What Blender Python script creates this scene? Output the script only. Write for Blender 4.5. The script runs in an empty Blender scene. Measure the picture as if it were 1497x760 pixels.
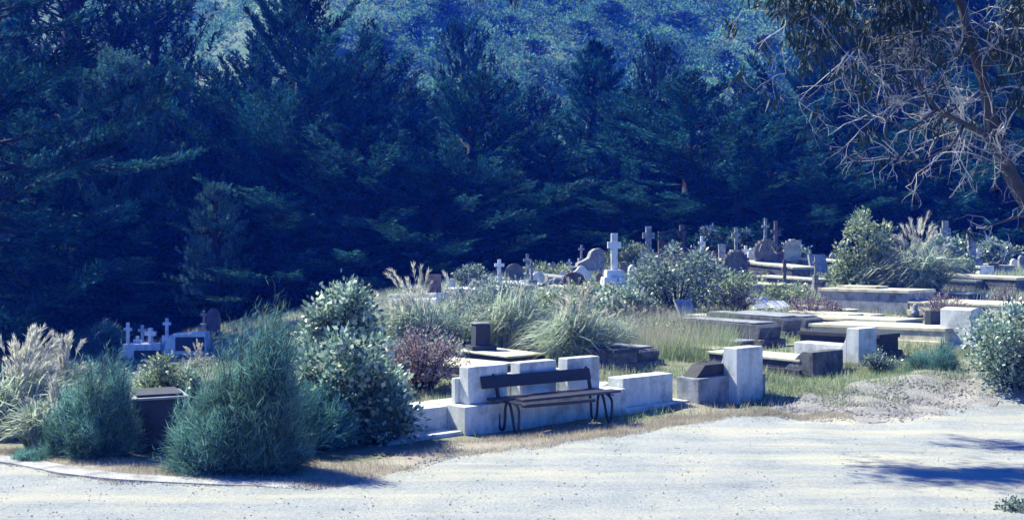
import bpy, bmesh, math, random
import numpy as np
from mathutils import Matrix, Vector
R = math.radians
rng = np.random.default_rng(7)
random.seed(7)
scene = bpy.context.scene
COL = scene.collection
F, CX, HY, CH = 1600.0, 748.5, 365.0, 2.6      # focal length in photo px, centre column, horizon row, eye height

# ------------------------------------------------------------------ tagging
def tag(o, label=None, cat=None, group=None, kind=None):
    if label: o['label'] = label
    if cat: o['category'] = cat
    if group: o['group'] = group
    if kind: o['kind'] = kind
    return o
def empty(name, loc, rz=0, sc=1.0):
    o = bpy.data.objects.new(name, None); COL.objects.link(o)
    o.location = loc; o.rotation_euler = (0, 0, rz); o.scale = (sc, sc, sc)
    o.empty_display_size = 0.2
    return o
def link(name, me, mat, parent=None):
    o = bpy.data.objects.new(name, me); COL.objects.link(o)
    if mat is not None:
        me.materials.clear(); me.materials.append(mat)
    if parent is not None: o.parent = parent
    return o
def children(o): return [c for c in COL.objects if c.parent == o]

# ------------------------------------------------------------------ terrain
CTRL = [  # px, py, Y
 (1365,543,20.6),(1265,532,21.6),(1180,543,21.2),(1400,500,25),(1480,556,19.0),(1230,470,33),(1250,450,36),
 (1420,392,49),(1120,388,49),(950,388,49),(897,420,45),(730,416,43),(630,432,41),(300,484,46),(240,508,48),
 (150,512,47),(40,545,42),(5,600,23),(600,560,20.5),(700,520,24.5),(900,522,24.5),(950,492,28),(1040,502,26.5),
 (850,442,36),(600,482,32),(400,562,22.5),(300,545,29),(150,605,20),(1120,440,38),(1300,420,42),(1497,455,33),
 (1497,400,46),(480,505,38),(360,530,40),(1600,545,19.5),(1700,480,28),(-150,650,20),(-300,600,40),(1750,410,45),
 (1120,575,19.3),(900,560,19.8),
]
pts = [((px-CX)*Y/F, Y, CH-(py-HY)*Y/F) for px, py, Y in CTRL]
for x in (-14,-9,-5,-2,1.5,4.5,8,13):
    for y in (3, 8, 12.6): pts.append((x, y, 0.0))
pts += [(-.65,15.3,0),(1.8,17.4,0),(-3.5,14.6,0.0),(-2,15,0),(4,18.4,0),(6.5,18.2,0.02),(8.6,18.2,.05),(10,17,0),(14,17.5,.1),(-6,15,-.02),(-9,14.5,-.1)]
CP = np.array(pts)
def _phi(r2): return 0.5*r2*np.log(r2+1e-9)
def _fit():
    n = len(CP); d = CP[:, None, :2]-CP[None, :, :2]; K = _phi((d**2).sum(-1))+np.eye(n)*0.4
    P = np.c_[np.ones(n), CP[:, :2]]
    A = np.zeros((n+3, n+3)); A[:n, :n] = K; A[:n, n:] = P; A[n:, :n] = P.T
    return np.linalg.solve(A, np.r_[CP[:, 2], 0, 0, 0])
WT = _fit()
def sstep(a, b, x):
    t = np.clip((x-a)/(b-a), 0, 1); return t*t*(3-2*t)
def terr(x, y):
    x = np.asarray(x, float); y = np.asarray(y, float); sh = np.broadcast(x, y).shape
    x = np.broadcast_to(x, sh).ravel(); y = np.broadcast_to(y, sh).ravel()
    xc = np.clip(x, -28, 32); yc = np.clip(y, 3, 60)
    out = np.empty_like(xc)
    for i in range(0, len(xc), 20000):
        a, b = xc[i:i+20000], yc[i:i+20000]
        r2 = (a[:, None]-CP[:, 0])**2+(b[:, None]-CP[:, 1])**2
        out[i:i+20000] = _phi(r2)@WT[:len(CP)]+WT[-3]+WT[-2]*a+WT[-1]*b
    out = np.clip(out, -4, 3.2)
    v = sstep(51, 68, y)
    out = out*(1-v)+(-7+1.2*np.sin(x*.07)+.8*np.sin(y*.11))*v
    # small raised gravel bank beside the road on the right
    out = out+.16*np.exp(-(((x-6.6)/1.6)**2+((y-19.3)/.7)**2))
    return out.reshape(sh)
def tz(x, y): return float(terr(np.array([x]), np.array([y]))[0])
_Ys = np.arange(9.5, 56, .04)
def hit(px, py):
    X = (px-CX)*_Ys/F; Z = CH-(py-HY)*_Ys/F
    g = terr(X, _Ys); k = np.argmax(g >= Z)
    if g[k] < Z[k]: k = len(_Ys)-1 if py < HY+5 else int(np.argmin(Z-g))
    return Vector((X[k], _Ys[k], g[k]))
def pw(px, py, Y): return Vector(((px-CX)*Y/F, Y, CH-(py-HY)*Y/F))
def hill_h(x, y):
    b = 0.66*(y-96)
    b = np.where(y > 165, 0.66*69+28*(1-np.exp(-(y-165)*.66/28.0)), b)
    u = 2.6*np.sin(x*.045+1.3)*sstep(96, 130, y)+1.4*np.sin(x*.11+y*.06)+.8*np.sin(x*.23-y*.17)
    sp = 6*np.exp(-((x+42-(y-120)*.35)/13.0)**2)*sstep(96, 130, y)
    return -8+b+u+sp

# ------------------------------------------------------------------ materials
def new_mat(name):
    m = bpy.data.materials.new(name); m.use_nodes = True
    nt = m.node_tree; nt.nodes.clear()
    out = nt.nodes.new('ShaderNodeOutputMaterial')
    return m, nt, out
def N(nt, t, **kw):
    n = nt.nodes.new(t)
    for k, v in kw.items():
        if k in n.inputs.keys() if isinstance(k, str) else False: n.inputs[k].default_value = v
        else: setattr(n, k, v)
    return n
def ramp(nt, stops):
    r = nt.nodes.new('ShaderNodeValToRGB'); e = r.color_ramp.elements
    while len(e) < len(stops): e.new(.5)
    for i, (p, c) in enumerate(stops):
        e[i].position = p; e[i].color = (*c, 1)
    return r
def noise(nt, vec, scale, detail=6, rough=.6):
    n = nt.nodes.new('ShaderNodeTexNoise'); n.inputs['Scale'].default_value = scale
    n.inputs['Detail'].default_value = detail; n.inputs['Roughness'].default_value = rough
    if vec is not None: nt.links.new(vec, n.inputs['Vector'])
    return n
def mixc(nt, fac, a, b, mode='MIX'):
    m = nt.nodes.new('ShaderNodeMix'); m.data_type = 'RGBA'; m.blend_type = mode
    for s, v in ((0, fac), (6, a), (7, b)):
        if isinstance(v, (int, float)): m.inputs[s].default_value = v
        elif isinstance(v, tuple): m.inputs[s].default_value = (*v, 1)
        else: nt.links.new(v, m.inputs[s])
    return m.outputs[2]
def stone(name, base, dark, stain=.5, scale=3, rough=.85, bump=.3, streak=True, lichen=None):
    m, nt, out = new_mat(name); L = nt.links
    tc = nt.nodes.new('ShaderNodeNewGeometry'); pos = tc.outputs['Position']
    n1 = noise(nt, pos, scale, 8, .65)
    r1 = ramp(nt, [(.5-.28*stain-.02, dark), (.62-.18*(1-stain), base)])
    L.new(n1.outputs['Fac'], r1.inputs[0]); c = r1.outputs[0]
    if streak:
        mp = nt.nodes.new('ShaderNodeMapping'); mp.inputs['Scale'].default_value = (1, 1, .12); L.new(pos, mp.inputs['Vector'])
        n2 = noise(nt, mp.outputs[0], 9, 4, .6)
        r2 = ramp(nt, [(.35, (.45, .45, .47)), (.62, (1, 1, 1))]); L.new(n2.outputs['Fac'], r2.inputs[0])
        c = mixc(nt, .6*stain+.1, c, r2.outputs[0], 'MULTIPLY')
    n3 = noise(nt, pos, 45, 5, .7); r3 = ramp(nt, [(.3, (.72, .72, .72)), (.65, (1.05, 1.05, 1.05))]); L.new(n3.outputs['Fac'], r3.inputs[0])
    c = mixc(nt, .7, c, r3.outputs[0], 'MULTIPLY')
    if lichen:
        n4 = noise(nt, pos, 7, 6, .7); r4 = ramp(nt, [(.56, (0, 0, 0)), (.62, (1, 1, 1))]); L.new(n4.outputs['Fac'], r4.inputs[0])
        c = mixc(nt, r4.outputs[0], c, lichen)
    b = nt.nodes.new('ShaderNodeBsdfPrincipled'); L.new(c, b.inputs['Base Color']); b.inputs['Roughness'].default_value = rough
    bp = nt.nodes.new('ShaderNodeBump'); bp.inputs['Strength'].default_value = bump; bp.inputs['Distance'].default_value = .02
    n5 = noise(nt, pos, 28, 8, .7); L.new(n5.outputs['Fac'], bp.inputs['Height']); L.new(bp.outputs[0], b.inputs['Normal'])
    L.new(b.outputs[0], out.inputs[0]); return m
def leafm(name, c1, c2, c3, trans=.3, rough=.55, spec=.3, mid=.5, var=(.7, 1.2), vs=1.1):
    m, nt, out = new_mat(name); L = nt.links
    g = nt.nodes.new('ShaderNodeNewGeometry'); r = ramp(nt, [(0, c1), (mid, c2), (1, c3)])
    L.new(g.outputs['Random Per Island'], r.inputs[0])
    n = noise(nt, g.outputs['Position'], vs, 3, .5); rr = ramp(nt, [(.36, (var[0],)*3), (.66, (var[1],)*3)]); L.new(n.outputs['Fac'], rr.inputs[0])
    c = mixc(nt, .8, r.outputs[0], rr.outputs[0], 'MULTIPLY')
    b = nt.nodes.new('ShaderNodeBsdfPrincipled'); L.new(c, b.inputs['Base Color']); b.inputs['Roughness'].default_value = rough
    b.inputs['Specular IOR Level'].default_value = spec
    t = nt.nodes.new('ShaderNodeBsdfTranslucent'); L.new(c, t.inputs[0])
    mx = nt.nodes.new('ShaderNodeMixShader'); mx.inputs[0].default_value = trans
    L.new(b.outputs[0], mx.inputs[1]); L.new(t.outputs[0], mx.inputs[2]); L.new(mx.outputs[0], out.inputs[0]); return m
M = {}
M['white'] = stone('pale_concrete', (.72, .75, .71), (.42, .45, .43), .45, 3.0, .8, .25)
M['grey'] = stone('grey_concrete', (.36, .39, .42), (.13, .145, .16), .6, 3.5, .9, .5)
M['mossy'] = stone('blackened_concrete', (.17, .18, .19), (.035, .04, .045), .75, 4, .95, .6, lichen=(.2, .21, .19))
M['dark'] = stone('dark_granite', (.035, .038, .045), (.018, .02, .025), .4, 5, .8, .1, streak=False)
M['darkconc'] = stone('dark_stained_concrete', (.05, .06, .085), (.022, .027, .04), .5, 2, .85, .3)
M['marble'] = stone('white_marble', (.82, .84, .83), (.6, .62, .62), .25, 4, .6, .15, streak=True)
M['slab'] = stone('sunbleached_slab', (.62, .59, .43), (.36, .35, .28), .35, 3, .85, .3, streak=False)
M['redstone'] = stone('reddish_stone', (.17, .13, .14), (.06, .045, .05), .5, 3, .8, .3)
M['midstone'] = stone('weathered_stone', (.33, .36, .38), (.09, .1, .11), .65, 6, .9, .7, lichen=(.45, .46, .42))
M['iron'] = stone('painted_iron', (.02, .02, .028), (.012, .012, .016), .3, 10, .5, .2, streak=False)
M['wood'] = stone('dark_painted_wood', (.022, .022, .034), (.012, .012, .018), .5, 9, .6, .3, streak=False)
M['woodtop'] = stone('worn_seat_wood', (.045, .046, .066), (.018, .018, .028), .5, 9, .5, .3, streak=False)
M['bark'] = stone('dark_bark', (.04, .038, .042), (.018, .017, .02), .6, 4, .95, .8, streak=False)
M['paletwig'] = stone('lit_dark_twigs', (.62, .62, .60), (.05, .045, .05), .62, 3, .8, .5, streak=False)  # pale patches over dark paint the sunlit sides of the twigs
M['gumbark'] = stone('smooth_gum_bark', (.06, .058, .07), (.022, .022, .03), .6, 3.5, .75, .5, streak=True)
M['rust'] = stone('rusty_board', (.2, .07, .05), (.1, .05, .045), .5, 9, .9, .3, streak=False)
M['macro'] = leafm('cypress_foliage', (.006, .038, .042), (.013, .066, .068), (.035, .14, .135), .15, .8, .05, .55, (.10, 2.7), .5)  # wide colour noise paints lit and shaded sprays into the crown
M['pine'] = leafm('pine_foliage', (.006, .036, .04), (.014, .062, .062), (.035, .12, .115), .15, .8, .05, .6, (.15, 2.2), .5)  # light and dark clumps painted in by noise, like the cypress
M['pinepale'] = leafm('pale_pine_foliage', (.04, .14, .13), (.09, .24, .22), (.16, .35, .32), .2, .8, .05, .5, (.5, 1.4), .7)  # pale pine tone, also painting sunlit tufts into some crowns
M['scrub'] = leafm('hill_scrub', (.08, .21, .12), (.16, .37, .22), (.27, .46, .28), .25, .9, .05, .5, (.35, 1.4), .22)
M['feather'] = leafm('feathery_foliage', (.05, .16, .14), (.12, .28, .25), (.28, .48, .40), .45, .8, .1, .5, (.5, 1.35), 2.2)
M['leafy'] = leafm('glossy_leaves', (.03, .09, .08), (.19, .33, .26), (.74, .82, .66), .38, .3, .8, .45, (.55, 1.3), 2.5)  # palest leaves have sun highlights painted into their colour
M['leafy2'] = leafm('yellow_green_leaves', (.06, .13, .08), (.26, .36, .2), (.62, .66, .44), .35, .4, .5)
M['greyleaf'] = leafm('grey_green_leaves', (.05, .11, .10), (.18, .27, .24), (.46, .54, .46), .35, .4, .5)
M['darkleaf'] = leafm('dull_dark_leaves', (.03, .05, .06), (.06, .08, .085), (.18, .18, .19), .2)
M['reddish'] = leafm('reddish_seed_heads', (.18, .13, .15), (.38, .29, .31), (.62, .54, .54), .3)
M['blade'] = leafm('grass_blades', (.14, .24, .16), (.38, .48, .36), (.74, .78, .66), .4)
M['plume'] = leafm('straw_plumes', (.50, .50, .42), (.68, .67, .57), (.84, .82, .71), .4)
M['drygrass'] = leafm('dry_grass', (.36, .31, .24), (.54, .49, .37), (.74, .70, .54), .35)
M['greengrass'] = leafm('green_grass', (.14, .25, .12), (.28, .40, .2), (.54, .58, .34), .35)
M['gumleaf'] = leafm('gum_leaves', (.010, .028, .028), (.02, .05, .045), (.5, .52, .42), .2, .5, .3, .93)

def ground_mat(name, cols, scale, fine, bump, dist=.03, blotch=None):
    m, nt, out = new_mat(name); L = nt.links
    g = nt.nodes.new('ShaderNodeNewGeometry'); pos = g.outputs['Position']
    n1 = noise(nt, pos, scale, 8, .65); r = ramp(nt, cols); L.new(n1.outputs['Fac'], r.inputs[0]); c = r.outputs[0]
    n2 = noise(nt, pos, fine, 6, .8); r2 = ramp(nt, [(.32, (.6, .62, .66)), (.6, (1.08, 1.08, 1.06))]); L.new(n2.outputs['Fac'], r2.inputs[0])
    c = mixc(nt, .8, c, r2.outputs[0], 'MULTIPLY')
    if blotch:
        mp = nt.nodes.new('ShaderNodeMapping'); mp.inputs['Scale'].default_value = (.16, .9, 1); mp.inputs['Rotation'].default_value = (0, 0, R(14)); L.new(pos, mp.inputs['Vector'])
        n4 = noise(nt, mp.outputs[0], 1.6, 5, .6); r4 = ramp(nt, [(.5, (0, 0, 0)), (.68, (1, 1, 1))]); L.new(n4.outputs['Fac'], r4.inputs[0])
        c = mixc(nt, r4.outputs[0], c, blotch)
    if blotch:
        mp2 = nt.nodes.new('ShaderNodeMapping'); mp2.inputs['Scale'].default_value = (.10, 1.3, 1); mp2.inputs['Rotation'].default_value = (0, 0, R(-16)); L.new(pos, mp2.inputs['Vector'])
        n6 = noise(nt, mp2.outputs[0], 1.1, 7, .7); r6 = ramp(nt, [(.36, (.78, .80, .83)), (.5, (1, 1, 1)), (.72, (1.06, 1.05, .98))]); L.new(n6.outputs['Fac'], r6.inputs[0])
        c = mixc(nt, .8, c, r6.outputs[0], 'MULTIPLY')
    v = nt.nodes.new('ShaderNodeTexVoronoi'); v.inputs['Scale'].default_value = fine*.8; L.new(pos, v.inputs['Vector'])
    r5 = ramp(nt, [(.0, (1.15, 1.12, 1.1)), (.4, (.86, .88, .9))]); L.new(v.outputs['Distance'], r5.inputs[0])
    c = mixc(nt, .5, c, r5.outputs[0], 'MULTIPLY')
    b = nt.nodes.new('ShaderNodeBsdfPrincipled'); L.new(c, b.inputs['Base Color']); b.inputs['Roughness'].default_value = .95
    b.inputs['Specular IOR Level'].default_value = .15
    bp = nt.nodes.new('ShaderNodeBump'); bp.inputs['Strength'].default_value = bump; bp.inputs['Distance'].default_value = dist
    n3 = noise(nt, pos, fine*1.3, 8, .8); L.new(n3.outputs['Fac'], bp.inputs['Height']); L.new(bp.outputs[0], b.inputs['Normal'])
    L.new(b.outputs[0], out.inputs[0]); return m
M['road'] = ground_mat('pale_gravel', [(.3, (.33, .36, .36)), (.48, (.42, .44, .43)), (.7, (.51, .50, .43))], 1.1, 22, .9, .03, (.54, .52, .41))
M['ground'] = ground_mat('dry_turf_soil', [(.32, (.10, .14, .08)), (.48, (.22, .24, .15)), (.62, (.36, .33, .25)), (.78, (.44, .41, .33))], .8, 18, .8)
M['verge'] = ground_mat('straw_verge', [(.3, (.24, .20, .17)), (.5, (.38, .34, .28)), (.7, (.50, .47, .38))], 1.3, 24, .7)
M['bank'] = ground_mat('grey_gravel_bank', [(.3, (.26, .25, .25)), (.5, (.40, .38, .36)), (.7, (.52, .49, .43))], 2.2, 16, .9, .04)
M['hill'] = ground_mat('hillside_turf', [(.32, (.08, .17, .10)), (.52, (.16, .26, .16)), (.75, (.33, .38, .30))], .09, 1.2, .8, .5)
M['hillbare'] = M['hill']
M['kerb'] = stone('kerb_concrete', (.42, .42, .41), (.2, .2, .21), .5, 3, .9, .3, streak=False)

# ------------------------------------------------------------------ mesh helpers
def mesh_quads(name, Q):
    """Q (n,k,3) separate k-gons."""
    n, k = Q.shape[:2]; me = bpy.data.meshes.new(name)
    me.vertices.add(n*k); me.vertices.foreach_set('co', Q.reshape(-1).astype(np.float32))
    me.loops.add(n*k); me.loops.foreach_set('vertex_index', np.arange(n*k, dtype=np.int32))
    me.polygons.add(n); me.polygons.foreach_set('loop_start', np.arange(0, n*k, k, dtype=np.int32))
    me.polygons.foreach_set('loop_total', np.full(n, k, dtype=np.int32))
    me.update(); me.validate(); return me
def nrm(a): return a/(np.linalg.norm(a, axis=-1, keepdims=True)+1e-9)
def diamonds(P, D, L, W, r=rng, mid=.5):
    n = len(P); D = nrm(D); S = nrm(np.cross(D, nrm(r.normal(size=(n, 3)))))
    L = np.broadcast_to(L, n)[:, None]; W = np.broadcast_to(W, n)[:, None]
    return np.stack([P, P+D*L*mid+S*W/2, P+D*L, P+D*L*mid-S*W/2], 1)
def tubes_mesh(name, paths, sides=4):
    """paths: list of (pts list, radii list)"""
    V = []; Fc = []; o = 0
    for P, Rr in paths:
        P = np.asarray(P, float); Rr = np.asarray(Rr, float); n = len(P)
        T = np.gradient(P, axis=0); T = nrm(T)
        a = np.array([0, 0, 1.0]) if abs(T[0, 2]) < .9 else np.array([1.0, 0, 0])
        U = nrm(np.cross(T, a)); W = np.cross(T, U)
        for i in range(n):
            if i and np.dot(U[i], U[i-1]) < 0: U[i] *= -1; W[i] *= -1
        ang = np.arange(sides)*2*math.pi/sides
        ring = P[:, None]+Rr[:, None, None]*(np.cos(ang)[None, :, None]*U[:, None]+np.sin(ang)[None, :, None]*W[:, None])
        V.append(ring.reshape(-1, 3))
        for i in range(n-1):
            for j in range(sides):
                j2 = (j+1) % sides
                Fc.append((o+i*sides+j, o+i*sides+j2, o+(i+1)*sides+j2, o+(i+1)*sides+j))
        Fc.append(tuple(o+j for j in range(sides-1, -1, -1))); Fc.append(tuple(o+(n-1)*sides+j for j in range(sides)))
        o += n*sides
    me = bpy.data.meshes.new(name); me.from_pydata(np.concatenate(V).tolist(), [], Fc); me.update()
    me.polygons.foreach_set('use_smooth', [True]*len(me.polygons)); return me
class MB:
    def __init__(s): s.bm = bmesh.new()
    def _fin(s, geom, bev, mtx):
        if bev:
            es = list({e for f in geom for e in f.edges})
            r = bmesh.ops.bevel(s.bm, geom=es, offset=bev, segments=2, affect='EDGES', profile=.6)
    def poly(s, verts, faces, bev=0, smooth=False):
        t = bmesh.new(); vs = [t.verts.new(v) for v in verts]
        for f in faces: t.faces.new([vs[i] for i in f])
        bmesh.ops.recalc_face_normals(t, faces=t.faces)
        if bev: bmesh.ops.bevel(t, geom=list(t.edges), offset=bev, segments=2, affect='EDGES', profile=.6)
        for f in t.faces: f.smooth = smooth
        me = bpy.data.meshes.new('tmp'); t.to_mesh(me); t.free(); s.bm.from_mesh(me); bpy.data.meshes.remove(me); return s
    def box(s, x0, x1, y0, y1, z0, z1, bev=.012, tx=0, ty=0):
        # tx, ty shrink of the top
        v = [(x0, y0, z0), (x1, y0, z0), (x1, y1, z0), (x0, y1, z0), (x0+tx, y0+ty, z1), (x1-tx, y0+ty, z1), (x1-tx, y1-ty, z1), (x0+tx, y1-ty, z1)]
        return s.poly(v, [(0, 1, 2, 3), (4, 5, 6, 7), (0, 1, 5, 4), (1, 2, 6, 5), (2, 3, 7, 6), (3, 0, 4, 7)], bev)
    def prism(s, p, y0, y1, bev=.01):      # profile in x,z
        n = len(p); v = [(x, y0, z) for x, z in p]+[(x, y1, z) for x, z in p]
        f = [tuple(range(n)), tuple(range(n, 2*n))]+[(i, (i+1) % n, n+(i+1) % n, n+i) for i in range(n)]
        return s.poly(v, f, bev)
    def prismx(s, p, x0, x1, bev=.01):     # profile in y,z
        n = len(p); v = [(x0, y, z) for y, z in p]+[(x1, y, z) for y, z in p]
        f = [tuple(range(n)), tuple(range(n, 2*n))]+[(i, (i+1) % n, n+(i+1) % n, n+i) for i in range(n)]
        return s.poly(v, f, bev)
    def lathe(s, prof, cx=0, cy=0, n=16):
        v = []; f = []
        for r_, z in prof:
            for k in range(n): v.append((cx+r_*math.cos(2*math.pi*k/n), cy+r_*math.sin(2*math.pi*k/n), z))
        for i in range(len(prof)-1):
            for k in range(n): f.append((i*n+k, i*n+(k+1) % n, (i+1)*n+(k+1) % n, (i+1)*n+k))
        f.append(tuple(range(n))); f.append(tuple(range((len(prof)-1)*n, len(prof)*n)))
        return s.poly(v, f, 0, True)
    def tube(s, P, r_, sides=8):
        me = tubes_mesh('t', [(P, [r_]*len(P) if isinstance(r_, (int, float)) else r_)], sides); s.bm.from_mesh(me); bpy.data.meshes.remove(me); return s
    def rot(s, m): bmesh.ops.transform(s.bm, matrix=m, verts=s.bm.verts); return s
    def build(s, name, mat, parent=None):
        me = bpy.data.meshes.new(name); s.bm.to_mesh(me); s.bm.free()
        if not any(p.use_smooth for p in me.polygons): pass
        return link(name, me, M[mat] if isinstance(mat, str) else mat, parent)

# ------------------------------------------------------------------ ground
def axis(parts):
    a = []
    for lo, hi, st in parts: a += list(np.arange(lo, hi, st))
    a.append(parts[-1][1]); return np.array(a)
def grid(xs, ys, zf):
    X, Y = np.meshgrid(xs, ys); Z = zf(X, Y); n, m = X.shape
    v = np.stack([X, Y, Z], -1).reshape(-1, 3)
    i = np.arange(n*m).reshape(n, m)
    q = np.stack([i[:-1, :-1], i[:-1, 1:], i[1:, 1:], i[1:, :-1]], -1).reshape(-1, 4)
    me = bpy.data.meshes.new('g'); me.from_pydata(v.tolist(), [], q.tolist()); me.update()
    me.polygons.foreach_set('use_smooth', [True]*len(me.polygons)); return me
xs = axis([(-420, -40, 20), (-40, -20, 2), (-20, 24, .25), (24, 44, 2), (44, 420, 20)])
ys = axis([(-60, 0, 10), (0, 8, 1), (8, 56, .25), (56, 80, 2), (80, 110, 6)])
def gz(X, Y):
    Z = terr(X, Y)
    w = sstep(13, 20, Y)*(1-sstep(50, 60, Y))
    return Z+w*(.025*np.sin(X*2.3+Y*1.1)+.02*np.sin(X*3.7-Y*2.9)+.015*np.sin(X*7.1+Y*5.3))
tag(link('ground', grid(xs, ys, gz), M['ground']), 'dry grassy cemetery ground rising to the right', 'ground', kind='structure')
tag(link('hill', grid(axis([(-420, -120, 12), (-120, 120, 2), (120, 420, 12)]), axis([(93, 190, 2), (190, 420, 12)]), hill_h), M['hill']),
    'steep scrub covered hillside behind the trees', 'hill', kind='structure')

# road: sheet following the ground, edge traced in photo pixels on the flat foreground
def flat(px, py):
    Y = F*CH/(py-HY); return ((px-CX)*Y/F, Y)
EDGE = [(-400, 672), (-150, 672), (5, 676), (60, 692), (130, 702), (260, 711), (430, 716), (520, 712), (575, 695), (650, 676), (720, 662), (800, 654), (910, 637), (965, 622), (1040, 613), (1115, 606), (1180, 606), (1260, 610), (1340, 607), (1420, 596), (1497, 588), (1650, 575), (1900, 560)]
ep = np.array([flat(*p) for p in EDGE]); xe = np.linspace(-40, 45, 700)
ee = np.interp(xe, ep[:, 0], ep[:, 1])
er = np.random.default_rng(5); ee = ee+np.convolve(er.normal(size=700), np.ones(5)/5, 'same')*.13+.06*np.sin(xe*3.1)+.05*np.sin(xe*7.7+1)+.03*np.sin(xe*17.3)
def edge_y(x): return np.interp(x, xe, ee)
def strip(name, f0, f1, zoff, mat, label, x0=-40, x1=45, nx=500, ny=30, bump=0, cat=None):
    x = np.linspace(x0, x1, nx); t = np.linspace(0, 1, ny)
    X = np.repeat(x[None], ny, 0); Y = f0(x)[None]*(1-t[:, None])+f1(x)[None]*t[:, None]
    Z = gz(X, Y)+zoff+bump*(np.sin(X*5.3+Y*3)*np.sin(Y*4.7-X))*.02
    v = np.stack([X, Y, Z], -1).reshape(-1, 3); i = np.arange(nx*ny).reshape(ny, nx)
    q = np.stack([i[:-1, :-1], i[:-1, 1:], i[1:, 1:], i[1:, :-1]], -1).reshape(-1, 4)
    me = bpy.data.meshes.new(name); me.from_pydata(v.tolist(), [], q.tolist()); me.update()
    me.polygons.foreach_set('use_smooth', [True]*len(me.polygons))
    return tag(link(name, me, mat), label, cat or name, kind='structure')
strip('road', lambda x: x*0-15, edge_y, .034, M['road'], 'pale sunlit gravel road in the foreground', ny=120, bump=.4)
strip('verge', lambda x: edge_y(x)-.05, lambda x: edge_y(x)+np.interp(x, [-12, -6, -3, 0, 2, 4, 5, 12], [.5, .9, 1.6, 1.1, .9, .3, .2, .2]), .022, M['verge'], 'straw coloured grass verge beside the road', x0=-14, x1=6)
strip('gravel_bank', lambda x: edge_y(x)-.15+.1*np.sin(x*2.1), lambda x: edge_y(x)+np.interp(x, [4, 5, 6.5, 8.5, 11, 15], [.3, 1.6, 2.3, 1.9, 1.2, 1.0])+.15*np.sin(x*3.3), .03, M['bank'], 'low bank of grey gravel at the road edge', x0=4.2, x1=16, bump=1.2, cat='bank')
# kerb: thin concrete edging curving round the left corner
kp = [flat(*p) for p in [(-260, 668), (-60, 672), (20, 683), (90, 697), (160, 705), (240, 710), (330, 714), (430, 717), (540, 718)]]
kpx = np.array(kp); tt = np.linspace(0, 1, 60); kx = np.interp(tt, np.linspace(0, 1, len(kp)), kpx[:, 0]); ky = np.interp(tt, np.linspace(0, 1, len(kp)), kpx[:, 1])
mb = MB(); v = []; f = []
for i in range(60):
    j = max(1, min(58, i)); d = nrm(np.array([kx[j+1]-kx[j-1], ky[j+1]-ky[j-1]])); nn = np.array([-d[1], d[0]])
    z = tz(kx[i], ky[i]); kh = 1-sstep(46, 59, i)*1.2
    for o_, h_ in ((-.02, -.02), (-.01, .05*kh), (.10, .055*kh), (.30, .045*kh), (.34, -.02)): v.append((kx[i]+nn[0]*o_, ky[i]+nn[1]*o_, z+h_))
for i in range(59):
    for j in range(4): f.append((i*5+j, i*5+j+1, (i+1)*5+j+1, (i+1)*5+j))
mb.poly(v, f); tag(mb.build('kerb', 'kerb'), 'low concrete kerb curving round the left corner of the road', 'kerb', kind='structure')

# ------------------------------------------------------------------ monuments
TH = 40
def thing(name, label, cat, p, rz=TH, group=None, z=-.03):
    o = empty(name, (p[0], p[1], p[2]+z), R(rz)); return tag(o, label, cat, group)
def cross_pts(w, h, t, zc=.66, z0=0):
    a = w/2; b = t/2; zc = z0+h*zc
    return [(-b, z0), (b, z0), (b, zc-b), (a, zc-b), (a, zc+b), (b, zc+b), (b, z0+h), (-b, z0+h), (-b, zc+b), (-a, zc+b), (-a, zc-b), (-b, zc-b)]
def px_m(p, n): return n*p[1]/F
def arch_pts(w, h, spring, n=12, z0=0):
    return [(-w/2, z0), (w/2, z0)]+[(w/2*math.cos(math.pi*k/n), z0+spring+(h-spring)*math.sin(math.pi*k/n)) for k in range(n+1)]

def cross_mon(px, py, hpx, label, rz=-12, steps=2, cw=.55, mat='marble', base=.35, t=.17, group='stone crosses', bmat=None, ring=False, figure=False, Y=None, pw_=1.25):
    p = hit(px, py) if Y is None else Vector(((px-CX)*Y/F, Y, tz((px-CX)*Y/F, Y)))
    H = (CH-(HY_top(py, hpx)-HY)*p[1]/F)-p[2] if Y is not None else px_m(p, hpx)
    o = thing('cross_monument', label, 'grave cross', p, rz, group)
    hb = H*base; hc = H-hb; w = hc*cw
    z = 0; ww = w*pw_
    for k in range(steps):
        dz = hb/steps; MB().box(-ww/2, ww/2, -ww*.42, ww*.42, z, z+dz, .012, ww*.04, ww*.03).build('plinth', bmat or mat, o); z += dz; ww *= .74
    c = MB().prism(cross_pts(w, hc, w*t/.5, .68, z-.003), -w*.12, w*.12, .012)
    if ring:
        rr = w*.33; zc = z+hc*.68; c.tube([(rr*math.cos(a), 0, zc+rr*math.sin(a)) for a in np.linspace(0, 2*math.pi, 20)], w*.05, 6)
    c.build('cross', mat, o)
    if figure:
        fig = MB().lathe([(.0, z), (w*.19, z+.01), (w*.17, z+hc*.2), (w*.12, z+hc*.42), (w*.15, z+hc*.52), (w*.06, z+hc*.6), (w*.075, z+hc*.66), (w*.04, z+hc*.72), (0, z+hc*.73)], -w*.2, -w*.2, 10)
        fig.build('draped_figure', mat, o)
    return o
def HY_top(py, hpx): return py-hpx

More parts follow.
